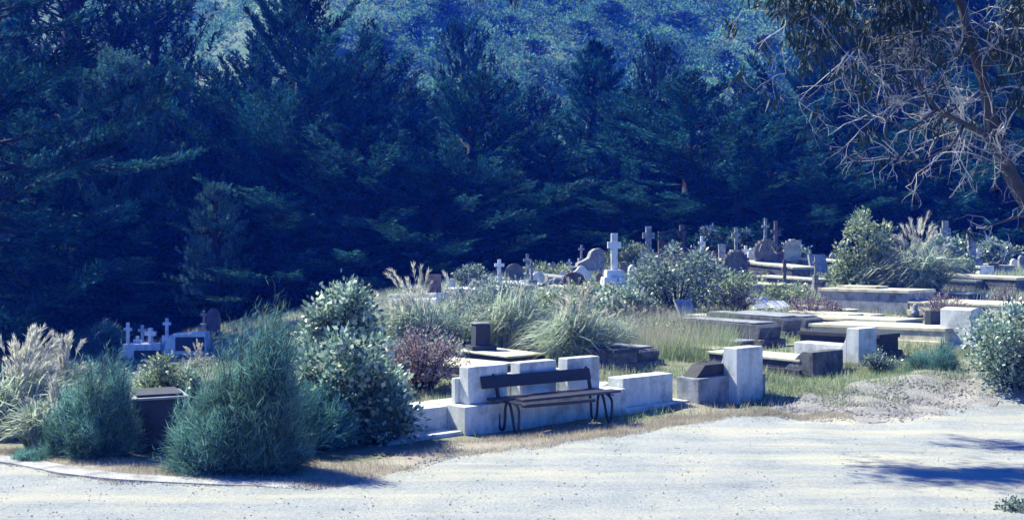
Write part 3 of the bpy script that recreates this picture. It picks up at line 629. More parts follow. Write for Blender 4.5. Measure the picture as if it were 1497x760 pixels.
# ------------------------------------------------------------------ plant generators
def ell(n, r, w, d, h, z0=.0, surf=.55):
    u = nrm(r.normal(size=(n, 3))); u[:, 2] = np.abs(u[:, 2])*1.0
    rad = (surf+(1-surf)*r.random(n))**.6
    return np.stack([u[:, 0]*w/2*rad, u[:, 1]*d/2*rad, z0+u[:, 2]*(h-z0)*rad], -1)
def plant_root(name, label, p, cat='shrub', group=None, z=-.03):
    o = empty(name, (p[0], p[1], p[2]+z)); return tag(o, label, cat, group)
def feathery(px, py, wpx, hpx, label, n=9000, lean=.06, seed=1, mat='feather', fine=.006, L=.125, name='feathery_shrub', group='feathery green shrubs', dm=1.0, Y=None, lobes=None):
    p = hit(px, py) if Y is None else Vector(((px-CX)*Y/F, Y, tz((px-CX)*Y/F, Y)))
    n = int(n*2.6); r = np.random.default_rng(seed); W = px_m(p, wpx); H = px_m(p, hpx); D = W*.8*dm
    o = plant_root(name, label, p, group=group)
    if lobes is None: lobes = [(0, 0, 0, 1, 1)]
    allQ = []; stems = []
    nb = max(12, int(n/55))
    for (lx, ly, lz, ls, lh) in lobes:
        m = int(nb*ls*lh/sum(a[3]*a[4] for a in lobes))+4
        K = max(6, m//9); kc = r.integers(0, K, m); ka = r.random(K)*2*math.pi; kr = np.sqrt(r.random(K))*W/2*ls; kh = r.uniform(.62, 1.12, K)
        cx_ = np.cos(ka)[kc]*kr[kc]+r.normal(size=m)*W*.05; cy_ = np.sin(ka)[kc]*kr[kc]+r.normal(size=m)*W*.05
        az = np.arctan2(cy_, cx_); rr = np.minimum(np.hypot(cx_, cy_), W/2*ls*1.08)
        hh = H*lh*np.sqrt(np.clip(1-(rr/(W/2*ls))**2*.92, .05, 1))*(.70+.30*r.random(m))*kh[kc]
        tip = np.stack([lx*W+np.cos(az)*rr+lean*hh*.3, ly*D+np.sin(az)*rr*D/W, lz*H+hh], -1)
        base = np.stack([lx*W*.7+np.cos(az)*rr*.45, ly*D*.7+np.sin(az)*rr*.45, np.zeros(m)], -1)
        mid = base*.45+tip*.55; mid[:, :2] += (tip[:, :2]-base[:, :2])*.3+r.normal(size=(m, 2))*W*.07
        tip[:, :2] += r.normal(size=(m, 2))*W*.05+nrm(tip[:, :2]+1e-6)*W*.05; tip[:, 2] *= 1-.12*r.random(m)
        for k in range(m):
            t = np.linspace(0, 1, 7)[:, None]
            c = (1-t)**2*base[k]+2*t*(1-t)*mid[k]+t*t*tip[k]
            if k % 2 == 0: stems.append((c, np.linspace(.012, .003, 7)))
            q = int(n/nb); tt = (.12+.88*r.random(q)**.75)[:, None]
            P = (1-tt)**2*base[k]+2*tt*(1-tt)*mid[k]+tt*tt*tip[k]
            T = nrm(2*(1-tt)*(mid[k]-base[k])+2*tt*(tip[k]-mid[k]))
            sp = nrm(r.normal(size=(q, 3)))
            Dd = nrm(T*.75+sp*.8+np.array([.12, 0, .1]))
            P = P+r.normal(size=(q, 3))*(W*.018+.02)
            ll = L*(.6+.8*r.random(q))
            allQ.append(diamonds(P, Dd, ll, fine*(.7+.6*r.random(q)), r, .35))
    link('foliage', mesh_quads('foliage', np.concatenate(allQ)), M[mat], o)
    link('stems', tubes_mesh('stems', stems, 3), M['bark'], o)
    return o
def leafy(px, py, wpx, hpx, label, n=5000, seed=1, mat='leafy', ls=.07, name='leafy_shrub', group='leafy shrubs', lobes=None, z0=.12, Y=None, lw=.55, spread=.16, twigs=60, tmat='bark', dm=.9):
    p = hit(px, py) if Y is None else Vector(((px-CX)*Y/F, Y, tz((px-CX)*Y/F, Y)))
    r = np.random.default_rng(seed); W = px_m(p, wpx); H = px_m(p, hpx)
    o = plant_root(name, label, p, group=group)
    if lobes is None:
        lobes = [(r.uniform(-.1, .1), 0, .34, .5)]+[(r.uniform(-.36, .36), r.uniform(-.3, .3), r.uniform(.2, .74), r.uniform(.2, .36)) for _ in range(11)]
    lobes = list(lobes)
    for _ in range(10):
        th = r.uniform(-.3, math.pi+.3); lobes.append((.40*math.cos(th)*r.uniform(.8, 1.15), r.uniform(-.3, .3), .5+.42*math.sin(th)*r.uniform(.8, 1.12), r.uniform(.10, .22)))
    C = []; tot = sum(l[3]**2 for l in lobes)
    per = 16; nc = n//per
    for (lx, ly, lz, s) in lobes:
        m = max(3, int(nc*s*s/tot)); u = nrm(r.normal(size=(m, 3))); rad = (.45+.55*r.random(m))**.5
        c = np.stack([lx*W+u[:, 0]*W*s*.55*rad, ly*W*dm+u[:, 1]*W*dm*s*.55*rad, lz*H+u[:, 2]*H*s*.55*rad], -1)
        C.append(np.c_[c, u])
    C = np.concatenate(C); C[:, 2] = np.clip(C[:, 2], .04*H, H)
    c = np.repeat(C[:, :3], per, 0); u = np.repeat(C[:, 3:], per, 0); q = len(c)
    off = r.normal(size=(q, 3))*spread*.6; P = c+off*min(1.0, W)
    P[:, 2] = np.maximum(P[:, 2], .02)
    Dd = nrm(u*.8+nrm(off)*.9+r.normal(size=(q, 3))*.5+np.array([0, 0, .35]))
    lsz = ls*(.6+.8*r.random(q))
    link('foliage', mesh_quads('foliage', diamonds(P, Dd, lsz, lsz*lw, r)), M[mat], o)
    st = []
    idx = r.choice(len(C), min(twigs, len(C)), replace=False)
    for k in idx:
        e = C[k, :3]; b = np.array([e[0]*.15, e[1]*.15, 0]); m_ = b*.5+e*.5+np.array([0, 0, .1*H])
        t = np.linspace(0, 1, 6)[:, None]; st.append(((1-t)**2*b+2*t*(1-t)*m_+t*t*e, np.linspace(.016, .004, 6)*max(.7, min(1.4, H))))
    link('stems', tubes_mesh('stems', st, 3), M[tmat], o)
    return o
def plumegrass(px, py, wpx, hpx, label, nb=900, npl=60, seed=1, Y=None, plume_h=1.0, blade_h=.65, lean=0.0, group='plumed grass clumps', bw=.014, spread_pl=.6):
    p = hit(px, py) if Y is None else Vector(((px-CX)*Y/F, Y, tz((px-CX)*Y/F, Y)))
    r = np.random.default_rng(seed); W = px_m(p, wpx); H = px_m(p, hpx)
    o = plant_root('plume_grass', label, p, 'grass clump', group)
    az = r.random(nb)*2*math.pi; L = H*blade_h*(.55+.75*r.random(nb)); out = (.2+.8*r.random(nb))*W*.5
    bq = np.sqrt(r.random(nb))*W*.3; b = np.stack([np.cos(az*3.1)*bq, np.sin(az*3.1)*bq, np.zeros(nb)], -1)
    dr = np.stack([np.cos(az), np.sin(az)*.8, np.zeros(nb)], -1)
    out = out*1.15; ts = [0, .3, .55, .8, 1.0]; pts_ = []
    for t in ts:
        zz = L*(1.9*t-1.15*t*t*(.7+.6*(out/(W*.5)))); xx = (out*(t**1.4))[:, None]*dr
        pts_.append(b+xx+np.stack([zz*0+lean*H*t*t, zz*0, np.maximum(zz, .01)], -1))
    Q = []; sd = nrm(np.stack([-np.sin(az), np.cos(az), r.normal(size=nb)*.3], -1))
    wd = bw*(.6+.8*r.random(nb)); ww = [1, .9, .7, .45, .05]
    for i in range(4):
        Q.append(np.stack([pts_[i]-sd*(wd*ww[i])[:, None], pts_[i]+sd*(wd*ww[i])[:, None], pts_[i+1]+sd*(wd*ww[i+1])[:, None], pts_[i+1]-sd*(wd*ww[i+1])[:, None]], 1))
    link('blades', mesh_quads('blades', np.concatenate(Q)), M['blade'], o)
    if npl:
        st = []; PQ = []
        for k in range(int(npl*.62)):
            a = r.random()*2*math.pi; oo = W*.5*spread_pl*r.random()**.7; h = H*plume_h*(.5+.62*r.random()**1.3)
            e = np.array([math.cos(a)*oo+lean*H, math.sin(a)*oo*.8, h*(1-.35*(oo/(W*.5))**2)]); m_ = np.array([e[0]*.3, e[1]*.3, h*.72])
            t = np.linspace(0, 1, 7)[:, None]; c = 2*t*(1-t)*m_+t*t*e
            st.append((c, np.linspace(.006, .003, 7)))
            q = 46; s = .72+.28*r.random(q); cc = 2*s[:, None]*(1-s[:, None])*m_+(s*s)[:, None]*e; T = nrm(2*(1-s[:, None])*m_+2*s[:, None]*(e-m_))
            PQ.append(diamonds(cc, T+r.normal(size=(q, 3))*.25, .10*H/1.4+.02, .009+.003*H, r, .4))
        link('stalks', tubes_mesh('stalks', st, 3), M['plume'], o)
        link('plumes', mesh_quads('plumes', np.concatenate(PQ)), M['plume'], o)
    return o
def twiggy(px, py, wpx, hpx, label, seed=1, n=2600, mat='reddish', Y=None, nst=70, group='reddish twiggy shrubs', cat='shrub', ls=.045):
    p = hit(px, py) if Y is None else Vector(((px-CX)*Y/F, Y, tz((px-CX)*Y/F, Y)))
    r = np.random.default_rng(seed); W = px_m(p, wpx); H = px_m(p, hpx)
    o = plant_root('twiggy_shrub', label, p, cat, group); st = []; PQ = []
    for k in range(nst):
        a = r.random()*2*math.pi; oo = W*.5*math.sqrt(r.random()); h = H*(.55+.45*r.random())*math.sqrt(max(.15, 1-(oo/(W*.5))**2*.8))
        e = np.array([math.cos(a)*oo, math.sin(a)*oo*.9, h]); b = e*np.array([.18, .18, 0]); m_ = np.array([e[0]*.45, e[1]*.45, h*.55])
        t = np.linspace(0, 1, 6)[:, None]; c = (1-t)**2*b+2*t*(1-t)*m_+t*t*e; st.append((c, np.linspace(.010, .003, 6)))
        for j in range(3):
            s = r.uniform(.4, .9); q0 = (1-s)**2*b+2*s*(1-s)*m_+s*s*e; d = nrm((e-m_)+r.normal(size=3)*H*.3); l = H*.25*r.random()+.05
            st.append((np.array([q0, q0+d*l*.5, q0+d*l]), [.005, .004, .002]))
            q = n//(nst*3); tt = r.random(q)[:, None]; PQ.append(diamonds(q0+d*l*tt+r.normal(size=(q, 3))*.025, d+r.normal(size=(q, 3))*.7, ls, ls*.45, r))
    link('stems', tubes_mesh('stems', st, 3), M['bark'], o); link('seed_heads', mesh_quads('seed_heads', np.concatenate(PQ)), M[mat], o)
    return o

# ------------------------------------------------------------------ plants
plumegrass(25, 640, 170, 150, 'large cascading pale plumed grass at the left edge', 1500, 110, 11, lean=.10)
plumegrass(95, 622, 130, 125, 'pale plumed grass leaning left behind the left feathery shrub', 1000, 90, 12, lean=-.1)
feathery(143, 668, 108, 172, 'feathery green shrub at left with an even domed top', 13000, seed=21, lobes=[(.05, 0, 0, .85, 1), (-.3, .1, 0, .5, .85), (.3, -.1, 0, .42, .9), (-.4, -.1, 0, .4, .55), (.1, -.3, 0, .5, .5), (-.1, -.3, 0, .5, .35)])
plumegrass(80, 660, 120, 120, 'pale grass cascading down in front of the left feathery shrub', 1100, 26, 13, Y=14.2, lean=-.05)
feathery(50, 676, 46, 26, 'tiny feathery tuft at the kerb by the left edge', 900, seed=22, L=.1)
feathery(78, 548, 70, 62, 'grey green bush with a flowering top at far left', 3500, seed=23, mat='feather', Y=24, L=.22, fine=.014)
leafy(72, 505, 44, 20, 'cream flowering crown above the far left bush', 900, seed=24, mat='plume', ls=.07, Y=25.5, group='leafy shrubs')
feathery(118, 510, 46, 40, 'left of two soft green bushes against the dark trees', 3000, seed=25, Y=44, L=.35, fine=.03)
feathery(150, 512, 56, 52, 'right of two soft green bushes against the dark trees', 3600, seed=26, Y=44, L=.35, fine=.03)
feathery(190, 512, 30, 42, 'slim soft green bush behind the far left crosses', 2000, seed=27, Y=50, L=.35, fine=.03)
leafy(240, 585, 62, 78, 'yellow green leafy bush behind the concrete vault', 2600, seed=28, mat='leafy2', ls=.075, Y=19)
leafy(275, 560, 50, 50, 'dark leafy bush right of the yellow green one', 1800, seed=29, mat='leafy', ls=.075, Y=20)
plumegrass(222, 585, 90, 62, 'pale tangled dry grass between the vault and the crosses', 900, 20, 30, Y=20, blade_h=.9)
plumegrass(290, 520, 80, 52, 'pale dry plumes in front of the ridge tomb', 500, 36, 31, Y=33)
feathery(350, 690, 165, 278, 'biggest feathery green shrub, a wispy dome by the road', 30000, seed=32, L=.14, lean=.12,
         lobes=[(.2, 0, 0, .55, 1.0), (0, .1, 0, .65, .88), (-.28, 0, 0, .5, .66), (-.12, -.22, 0, .6, .52), (.3, -.1, 0, .5, .8), (-.4, -.1, 0, .3, .4)])
leafy(500, 560, 108, 185, 'tall leafy shrub with pale glossy leaves right of the big feathery one', 8500, seed=33, ls=.09, Y=17.2,
      lobes=[(0, 0, .3, .6), (-.3, 0, .55, .42), (.12, 0, .78, .42), (-.02, .1, .88, .26), (.32, 0, .52, .38), (-.25, 0, .74, .25), (.2, -.2, .3, .5)])
leafy(514, 662, 158, 158, 'broad leafy shrub with sunlit round leaves at the end of the plinth', 10500, seed=34, ls=.085, Y=14.9,
      lobes=[(0, 0, .32, .6), (-.3, 0, .5, .36), (-.05, -.2, .66, .34), (.24, 0, .5, .36), (-.2, -.2, .3, .45), (.36, -.1, .22, .36), (.1, .1, .72, .22), (-.34, -.1, .68, .2)])
feathery(562, 650, 70, 105, 'soft green feathery tuft in front of the side step', 2600, seed=35, L=.14, Y=14.7)
feathery(432, 690, 150, 110, 'dark feathery shrub filling the gap between the two largest shrubs', 6000, seed=36, mat='pinepale', L=.15, fine=.01, Y=14.2)
leafy(615, 520, 120, 50, 'low mixed bush under the plumed grass in the centre left', 2200, seed=37, mat='greyleaf', ls=.08, Y=23)
plumegrass(612, 500, 130, 128, 'centre left clump of straw plumes fanning to the left', 1500, 70, 38, lean=-.12, Y=25)
plumegrass(668, 492, 90, 96, 'smaller straw plume clump right of the dark red headstone', 900, 34, 39, Y=28)
twiggy(618, 562, 118, 112, 'reddish twiggy shrub left of the first block headstone', 40, 6000, nst=110, ls=.055, Y=19.5)
twiggy(578, 555, 60, 60, 'faded pinkish twiggy bush beside the tall leafy shrub', 41, 1800, Y=19)
leafy(735, 532, 110, 112, 'tall grey green bush behind the dark pedestal', 4800, seed=42, mat='greyleaf', ls=.085, Y=26, lw=.3)
plumegrass(752, 530, 120, 98, 'upright green grass clump behind the middle block headstone', 1300, 30, 43, Y=25.5, blade_h=.9)
plumegrass(842, 538, 135, 116, 'brightest plumed grass clump behind the right block headstone', 2000, 80, 44, Y=22.5, blade_h=.75)
leafy(905, 478, 92, 50, 'dense glossy bush at the foot of the tall white cross', 3800, seed=45, ls=.10, Y=31)
leafy(990, 462, 138, 100, 'broad grey green bush in the centre in front of the back monuments', 6500, seed=46, mat='greyleaf', ls=.11, Y=34)
leafy(930, 492, 100, 40, 'low speckled scrub below the glossy bush', 2400, seed=47, mat='darkleaf', ls=.08, Y=29)
twiggy(1068, 470, 100, 66, 'dull dark reddish shrub right of the leaning bluish slab', 48, 3600, mat='darkleaf', Y=33)
leafy(1075, 440, 80, 50, 'yellowish green bush behind the dull reddish shrub', 2600, seed=49, mat='leafy2', ls=.11, Y=37)
twiggy(1182, 470, 80, 66, 'spindly reddish weeds in front of the post cross', 50, 2400, Y=32, nst=50)
twiggy(1212, 462, 50, 44, 'dark red brown tuft left of the low wall tomb', 51, 1800, Y=33)
leafy(1262, 432, 92, 125, 'tall pale topped leafy bush left of the straw plumes on the right', 6500, seed=52, mat='leafy2', ls=.13, Y=38.5)
plumegrass(1340, 436, 118, 118, 'tall straw plume clump on the right', 1700, 70, 53, Y=38, bw=.03, spread_pl=.75)
plumegrass(1288, 420, 70, 60, 'low pale grass between the tall leafy bush and the plumes', 700, 16, 54, Y=38.5, bw=.03)
leafy(1382, 398, 70, 50, 'blue green bush around the foot of the far right cross', 3200, seed=55, mat='leafy', ls=.15, Y=47)
leafy(1404, 402, 36, 26, 'small pale bush left of the tall column', 1600, seed=56, mat='leafy2', ls=.13, Y=44.5)
twiggy(1375, 470, 100, 60, 'reddish seeding weeds behind the dark upright stone', 57, 2600, Y=31, nst=60)
twiggy(1470, 448, 60, 42, 'thin pinkish weeds in front of the cream topped vault', 58, 1200, Y=34, nst=40)
leafy(1478, 578, 122, 130, 'leafy bush cut by the right edge of the picture', 7000, seed=59, mat='leafy', ls=.07, Y=18.6)
leafy(1570, 585, 150, 150, 'leafy bush just beyond the right edge', 4000, seed=60, mat='leafy', ls=.07, Y=18.2)
feathery(1363, 552, 62, 62, 'small feathery shrub in front of the dark upright stone', 2400, seed=61, Y=20.2, L=.13)
leafy(1285, 545, 46, 26, 'low weeds at the foot of the white curved headstone', 700, seed=62, mat='greyleaf', ls=.05, Y=20.8)
leafy(1040, 386, 80, 46, 'soft bushy scrub behind the small pale cross', 2600, seed=63, mat='leafy', ls=.14, Y=52)
leafy(1095, 382, 60, 44, 'young green bush between the two rocky monuments', 2200, seed=64, mat='leafy', ls=.14, Y=52)
leafy(918, 395, 60, 34, 'pale scrub behind the tall white cross', 1800, seed=65, mat='leafy2', ls=.13, Y=49)
leafy(800, 400, 60, 22, 'low pale scrub behind the thin grey cross', 1000, seed=66, mat='leafy2', ls=.12, Y=47)
leafy(690, 424, 50, 30, 'low grey scrub between the plumes and the slim white cross', 1200, seed=67, mat='greyleaf', ls=.11, Y=42)
leafy(1450, 392, 80, 36, 'dark green bush beneath the far right trees', 2400, seed=68, mat='leafy', ls=.15, Y=51)
leafy(1500, 755, 90, 22, 'low green weeds in the bottom right corner', 1400, seed=69, mat='greyleaf', ls=.035, spread=.08, Y=10.7)

leafy(672, 520, 90, 70, 'pale tangled bush between the reddish shrub and the dark pedestal', 3000, seed=80, mat='greyleaf', ls=.08, Y=25.5, lw=.3)
leafy(790, 500, 90, 66, 'mixed bush between the two green grass clumps', 3000, seed=81, mat='leafy2', ls=.09, Y=29)
leafy(700, 470, 110, 50, 'low pale bush behind the dark pedestal', 3000, seed=82, mat='greyleaf', ls=.10, Y=33)
leafy(570, 500, 80, 60, 'low pale bush behind the tall leafy shrub', 2600, seed=83, mat='greyleaf', ls=.09, Y=26)
plumegrass(700, 505, 90, 84, 'strappy pale grass behind the pinkish shrub', 900, 24, 84, Y=27)
plumegrass(800, 470, 90, 60, 'straw tufts in front of the small arched stones', 800, 40, 85, Y=33)
plumegrass(890, 540, 90, 84, 'green strappy grass right of the brightest clump', 900, 14, 86, Y=24.5)
plumegrass(560, 470, 90, 70, 'straw plumes showing behind the tall leafy shrub', 700, 44, 87, Y=30, lean=-.15)
leafy(860, 455, 90, 34, 'low pale scrub in front of the reddish arched headstone', 2000, seed=88, mat='leafy2', ls=.10, Y=35)
twiggy(960, 500, 90, 40, 'pinkish seeding weeds below the broad centre bush', 89, 2400, Y=29, nst=60)
twiggy(1240, 452, 70, 30, 'reddish weeds along the foot of the low wall tomb', 90, 1400, Y=36.5, nst=40)
leafy(1150, 436, 60, 26, 'low pale scrub around the slender post cross', 1200, seed=91, mat='leafy2', ls=.10, Y=37.5)
twiggy(1010, 398, 120, 28, 'dry brownish scrub along the tree line behind the broad bush', 92, 2600, Y=50, nst=70, ls=.09)
leafy(1140, 384, 90, 24, 'low green scrub behind the rocky mound', 1600, seed=93, mat='leafy', ls=.13, Y=50)

plumegrass(35, 560, 110, 64, 'pale grass behind the left edge plumes', 900, 20, 94, Y=20)
leafy(105, 540, 80, 40, 'mid green scrub behind the left feathery shrub', 1800, seed=95, mat='greyleaf', ls=.09, Y=26)
leafy(215, 548, 80, 26, 'low scrub in front of the far left crosses', 1400, seed=96, mat='greyleaf', ls=.09, Y=32)
feathery(395, 520, 80, 50, 'pale soft bush behind the peak of the biggest feathery shrub', 1600, seed=97, Y=27, L=.2, fine=.014)

plumegrass(925, 520, 90, 62, 'pale strappy grass at the left edge of the tall weeds', 700, 22, 98, Y=27)
leafy(975, 512, 70, 34, 'low flowering scrub in the middle of the tall weeds', 1500, seed=99, mat='leafy2', ls=.06, Y=26)
twiggy(1030, 490, 60, 34, 'pinkish weeds at the head of the nearest chest tomb', 70, 1400, Y=28, nst=40)

# ------------------------------------------------------------------ grass (stuff)
def scatter_grass(name, label, n, sampler, h, w, mat, seed, hv=.5, z=0):
    r = np.random.default_rng(seed); X, Y = sampler(r, n); Z = gz(X, Y)+z
    P = np.stack([X, Y, Z], -1); m = len(P); S = nrm(np.stack([r.normal(size=m), r.normal(size=m), np.zeros(m)], -1))
    hh = h*(1-hv+2*hv*r.random(m))[:, None]*np.clip(Y/16, .8, 2.2)[:, None]; ww = w*np.clip(Y/16, .8, 2.6)[:, None]
    lean = r.normal(size=(m, 3))*.35; lean[:, 2] = 1
    T = np.stack([P-S*ww/2, P+S*ww/2, P+nrm(lean)*hh], 1)
    return tag(link(name, mesh_quads(name, T), M[mat]), label, 'grass', kind='stuff')
def in_frame(r, n, y0, y1, pxa=-60, pxb=1560, pw_=1.0):
    Y = y0+(y1-y0)*r.random(n)**pw_; return ((pxa+(pxb-pxa)*r.random(n))-CX)*Y/F, Y
def clump(X, Y, r, sc=1.0, thr=0.0):
    f_ = np.sin(X*1.3*sc+1.7*np.sin(Y*.9*sc))+np.sin(Y*1.7*sc+1.3*np.sin(X*1.1*sc+2))+r.normal(size=len(X))*.5
    return f_ > thr
def s_verge(r, n):
    x = r.uniform(-9, 5.3, n); k = np.interp(x, [-12, -6, -3, 0, 2, 4, 5.3], [.4, .8, 1.5, 1.0, .8, .3, .25])
    y = edge_y(x)+(-.1+1.15*r.random(n)**.8)*k-np.where(r.random(n) < .12, r.exponential(.22, n), 0); m = clump(x, y, r, 2.2, -.9); return x[m], y[m]
scatter_grass('dry_grass', 'short dry straw grass along the verge by the road', 80000, s_verge, .065, .008, 'drygrass', 1, .6, .01)
def s_mid(r, n):
    X, Y = in_frame(r, n, 15.2, 50, pw_=1.3); m = (Y > edge_y(X)+.7) & clump(X, Y, r, .8, -.3); return X[m], Y[m]
scatter_grass('green_grass', 'green grass growing between the graves', 150000, s_mid, .09, .012, 'greengrass', 2, .6)
def s_mid2(r, n):
    X, Y = in_frame(r, n, 15.2, 52, pw_=1.2); m = (Y > edge_y(X)+.5) & clump(X+5, Y+3, r, 1.1, .1); return X[m], Y[m]
scatter_grass('bleached_grass', 'bleached dry grass growing between the graves', 90000, s_mid2, .10, .010, 'drygrass', 3, .7)
def s_bank(r, n):
    X, Y = in_frame(r, n, 17.5, 22.5, 1080, 1560); m = (Y > edge_y(X)+1.3+.3*np.sin(X*3)) & clump(X, Y, r, 1.6, -.8); return X[m], Y[m]
scatter_grass('bank_grass', 'green and straw grass on the bank at right', 26000, s_bank, .07, .008, 'greengrass', 4, .6)
def s_weed(r, n):
    px_ = r.uniform(895, 1075, n); py_ = r.uniform(478, 545, n); Y = 23+6*r.random(n); X = (px_-CX)*Y/F; return X, Y
scatter_grass('tall_weeds', 'tall seeding weeds in front of the nearest chest tomb', 9000, s_weed, .32, .008, 'greengrass', 5, .5)
def s_weed2(r, n):
    px_ = r.normal(960, 45, n); Y = 23.5+4.5*r.random(n); X = (px_-CX)*Y/F; return X, Y
scatter_grass('straw_weeds', 'straw coloured seed stalks mixed into the tall weeds', 5000, s_weed2, .40, .007, 'drygrass', 6, .5)
def s_back(r, n):
    X, Y = in_frame(r, n, 36, 54); return X, Y
scatter_grass('back_grass', 'rank pale grass around the farthest graves', 60000, s_back, .12, .010, 'blade', 7, .6)
# loose stones on road
def pebbles(name, label, X, Y, zo, s, mat, r):
    Z = gz(X, Y)+zo
    oct_ = np.array([(1, 0, 0), (0, 1, 0), (-1, 0, 0), (0, -1, 0), (0, 0, .7), (0, 0, -.3)]); of = np.array([(0, 1, 4), (1, 2, 4), (2, 3, 4), (3, 0, 4), (1, 0, 5), (2, 1, 5), (3, 2, 5), (0, 3, 5)])
    VV = oct_[None]*s[:, None, None]*(.7+.6*r.random((len(X), 6, 3)))+np.stack([X, Y, Z], -1)[:, None]
    FF = (of[None]+(np.arange(len(X))*6)[:, None, None]).reshape(-1, 3)
    me = bpy.data.meshes.new(name); me.from_pydata(VV.reshape(-1, 3).tolist(), [], FF.tolist()); me.update()
    tag(link(name, me, mat), label, 'gravel', kind='stuff')
r = np.random.default_rng(9); n = 7000; Y = 10+9.5*r.random(n)**1.1; X = ((-40+1580*r.random(n))-CX)*Y/F; m = Y < edge_y(X)+.1; X, Y = X[m], Y[m]
pebbles('road_stones', 'loose small stones scattered over the gravel road', X, Y, .034, .005+.012*r.random(len(X))**3, M['road'], r)
X = r.uniform(4.2, 12.5, 9000); Y = edge_y(X)-.3+np.interp(X, [4, 5, 6.5, 8.5, 11, 15], [.6, 1.9, 2.5, 2.1, 1.4, 1.2])*r.random(9000)**.8
pebbles('bank_stones', 'coarse gravel lumps strewn over the low bank', X, Y, .035, .008+.028*r.random(9000)**3, M['bank'], r)
X = r.uniform(-9, 5, 5000); Y = edge_y(X)-.12+.5*r.random(5000)**2
pebbles('verge_stones', 'small stones strewn along the verge edge', X, Y, .03, .006+.018*r.random(5000)**3, M['road'], r)

# ------------------------------------------------------------------ forest trees
def qb(b, m_, e, t):
    t = np.asarray(t)[:, None]; return (1-t)**2*b+2*t*(1-t)*m_+t*t*e
def macro_proto(seed, H=22, W=11, nl=120, top=1.0, low=.05, upsweep=.35):
    r = np.random.default_rng(seed); Q = []; T = [(np.array([[0, 0, -1], [.1, 0, H*.4], [0, .1, H*.75], [0, 0, H*.97]]), [H*.03, H*.024, H*.012, .03])]
    for k in range(nl):
        f_ = (k+.5)/nl; z = H*(low+(.97-low)*f_**.9); a = r.random()*2*math.pi
        prof = (1-f_**2.2)**1.0*.9+.16; l = W*.5*prof*(.45+.75*r.random())
        el = R(2)+R(64)*f_**3+R(r.uniform(-12, 16))
        d = np.array([math.cos(a)*math.cos(el), math.sin(a)*math.cos(el), math.sin(el)])
        b = np.array([0, 0, z]); e = b+d*l+np.array([0, 0, l*upsweep*.6]); m_ = b+d*l*.55-np.array([0, 0, l*.06])
        T.append((qb(b, m_, e, np.linspace(0, 1, 5)), np.linspace(.05+.05*(1-f_), .012, 5)))
        nb = max(6, int(l*4.6)); side = nrm(np.cross(d, [0, 0, 1.0]))
        for j in range(nb):
            t = .18+.82*(j+r.random())/nb; P0 = qb(b, m_, e, [t])[0]; tan = nrm(2*(1-t)*(m_-b)+2*t*(e-m_))
            for s in (-1, 1):
                bl = l*.19*(1.15-t*.75)*(.6+.7*r.random())+.25
                bd = nrm(tan*1.0+side*s*r.uniform(.45, 1.0)+np.array([0, 0, r.uniform(.0, .35)]))
                q = int(10+bl*13); tt = r.random(q)[:, None]
                P = P0+bd*bl*tt+r.normal(size=(q, 3))*.05
                Q.append(diamonds(P, bd+r.normal(size=(q, 3))*.35+np.array([0, 0, .12]), .17+.17*r.random(q), .06+.03*r.random(q), r, .45))
        q = 10; Q.append(diamonds(np.repeat(e[None], q, 0)+r.normal(size=(q, 3))*.06, np.repeat(nrm(e-m_)[None], q, 0)+r.normal(size=(q, 3))*.3, .3, .08, r))
    return mesh_quads('cypress_crown', np.concatenate(Q)), tubes_mesh('cypress_trunk', T, 5)
def pine_proto(seed, H=21, W=9, nl=120, tl=.6):
    r = np.random.default_rng(seed); Q = []; T = [(np.array([[0, 0, -1], [0, .1, H*.45], [.1, 0, H*.8], [0, 0, H*.97]]), [H*.028, H*.022, H*.012, .03])]
    for k in range(nl):
        f_ = (k+.5)/nl; z = H*(.08+.86*f_); a = r.random()*2*math.pi; l = W*.5*((1-f_**2)*.85+.24)*(.5+.6*r.random())
        d = np.array([math.cos(a), math.sin(a), .2+.25*f_]); b = np.array([0, 0, z]); e = b+d*l+np.array([0, 0, l*.28]); m_ = b+d*l*.6
        T.append((qb(b, m_, e, np.linspace(0, 1, 4)), np.linspace(.06, .02, 4)))
        nt_ = max(7, int(l*4.4))
        for j in range(nt_):
            t = .35+.65*(j+r.random())/nt_; P0 = qb(b, m_, e, [t])[0]+r.normal(size=3)*np.array([.35, .35, .15])
            up = nrm(np.array([d[0]*.3, d[1]*.3, 1.0])+r.normal(size=3)*.18); L_ = tl*(.7+.7*r.random())
            q = 34; s = r.random(q)[:, None]; rad = nrm(r.normal(size=(q, 3)))
            Q.append(diamonds(P0+up*L_*s, nrm(up*.7+rad*1.05*(1.1-s*.7)), .20+.08*r.random(q), .06, r, .4))
    return mesh_quads('pine_crown', np.concatenate(Q)), tubes_mesh('pine_trunk', T, 5)
MAC = [macro_proto(101), macro_proto(102, 22, 14, 125, low=.03, upsweep=.25), macro_proto(103, 22, 10, 115, upsweep=.6), macro_proto(104, 22, 15, 135, upsweep=.5)]
PIN = [pine_proto(201), pine_proto(202, 21, 8, 120), pine_proto(203, 21, 10.5, 120, .7)]
FIR = macro_proto(301, 22, 8, 170, upsweep=.12)
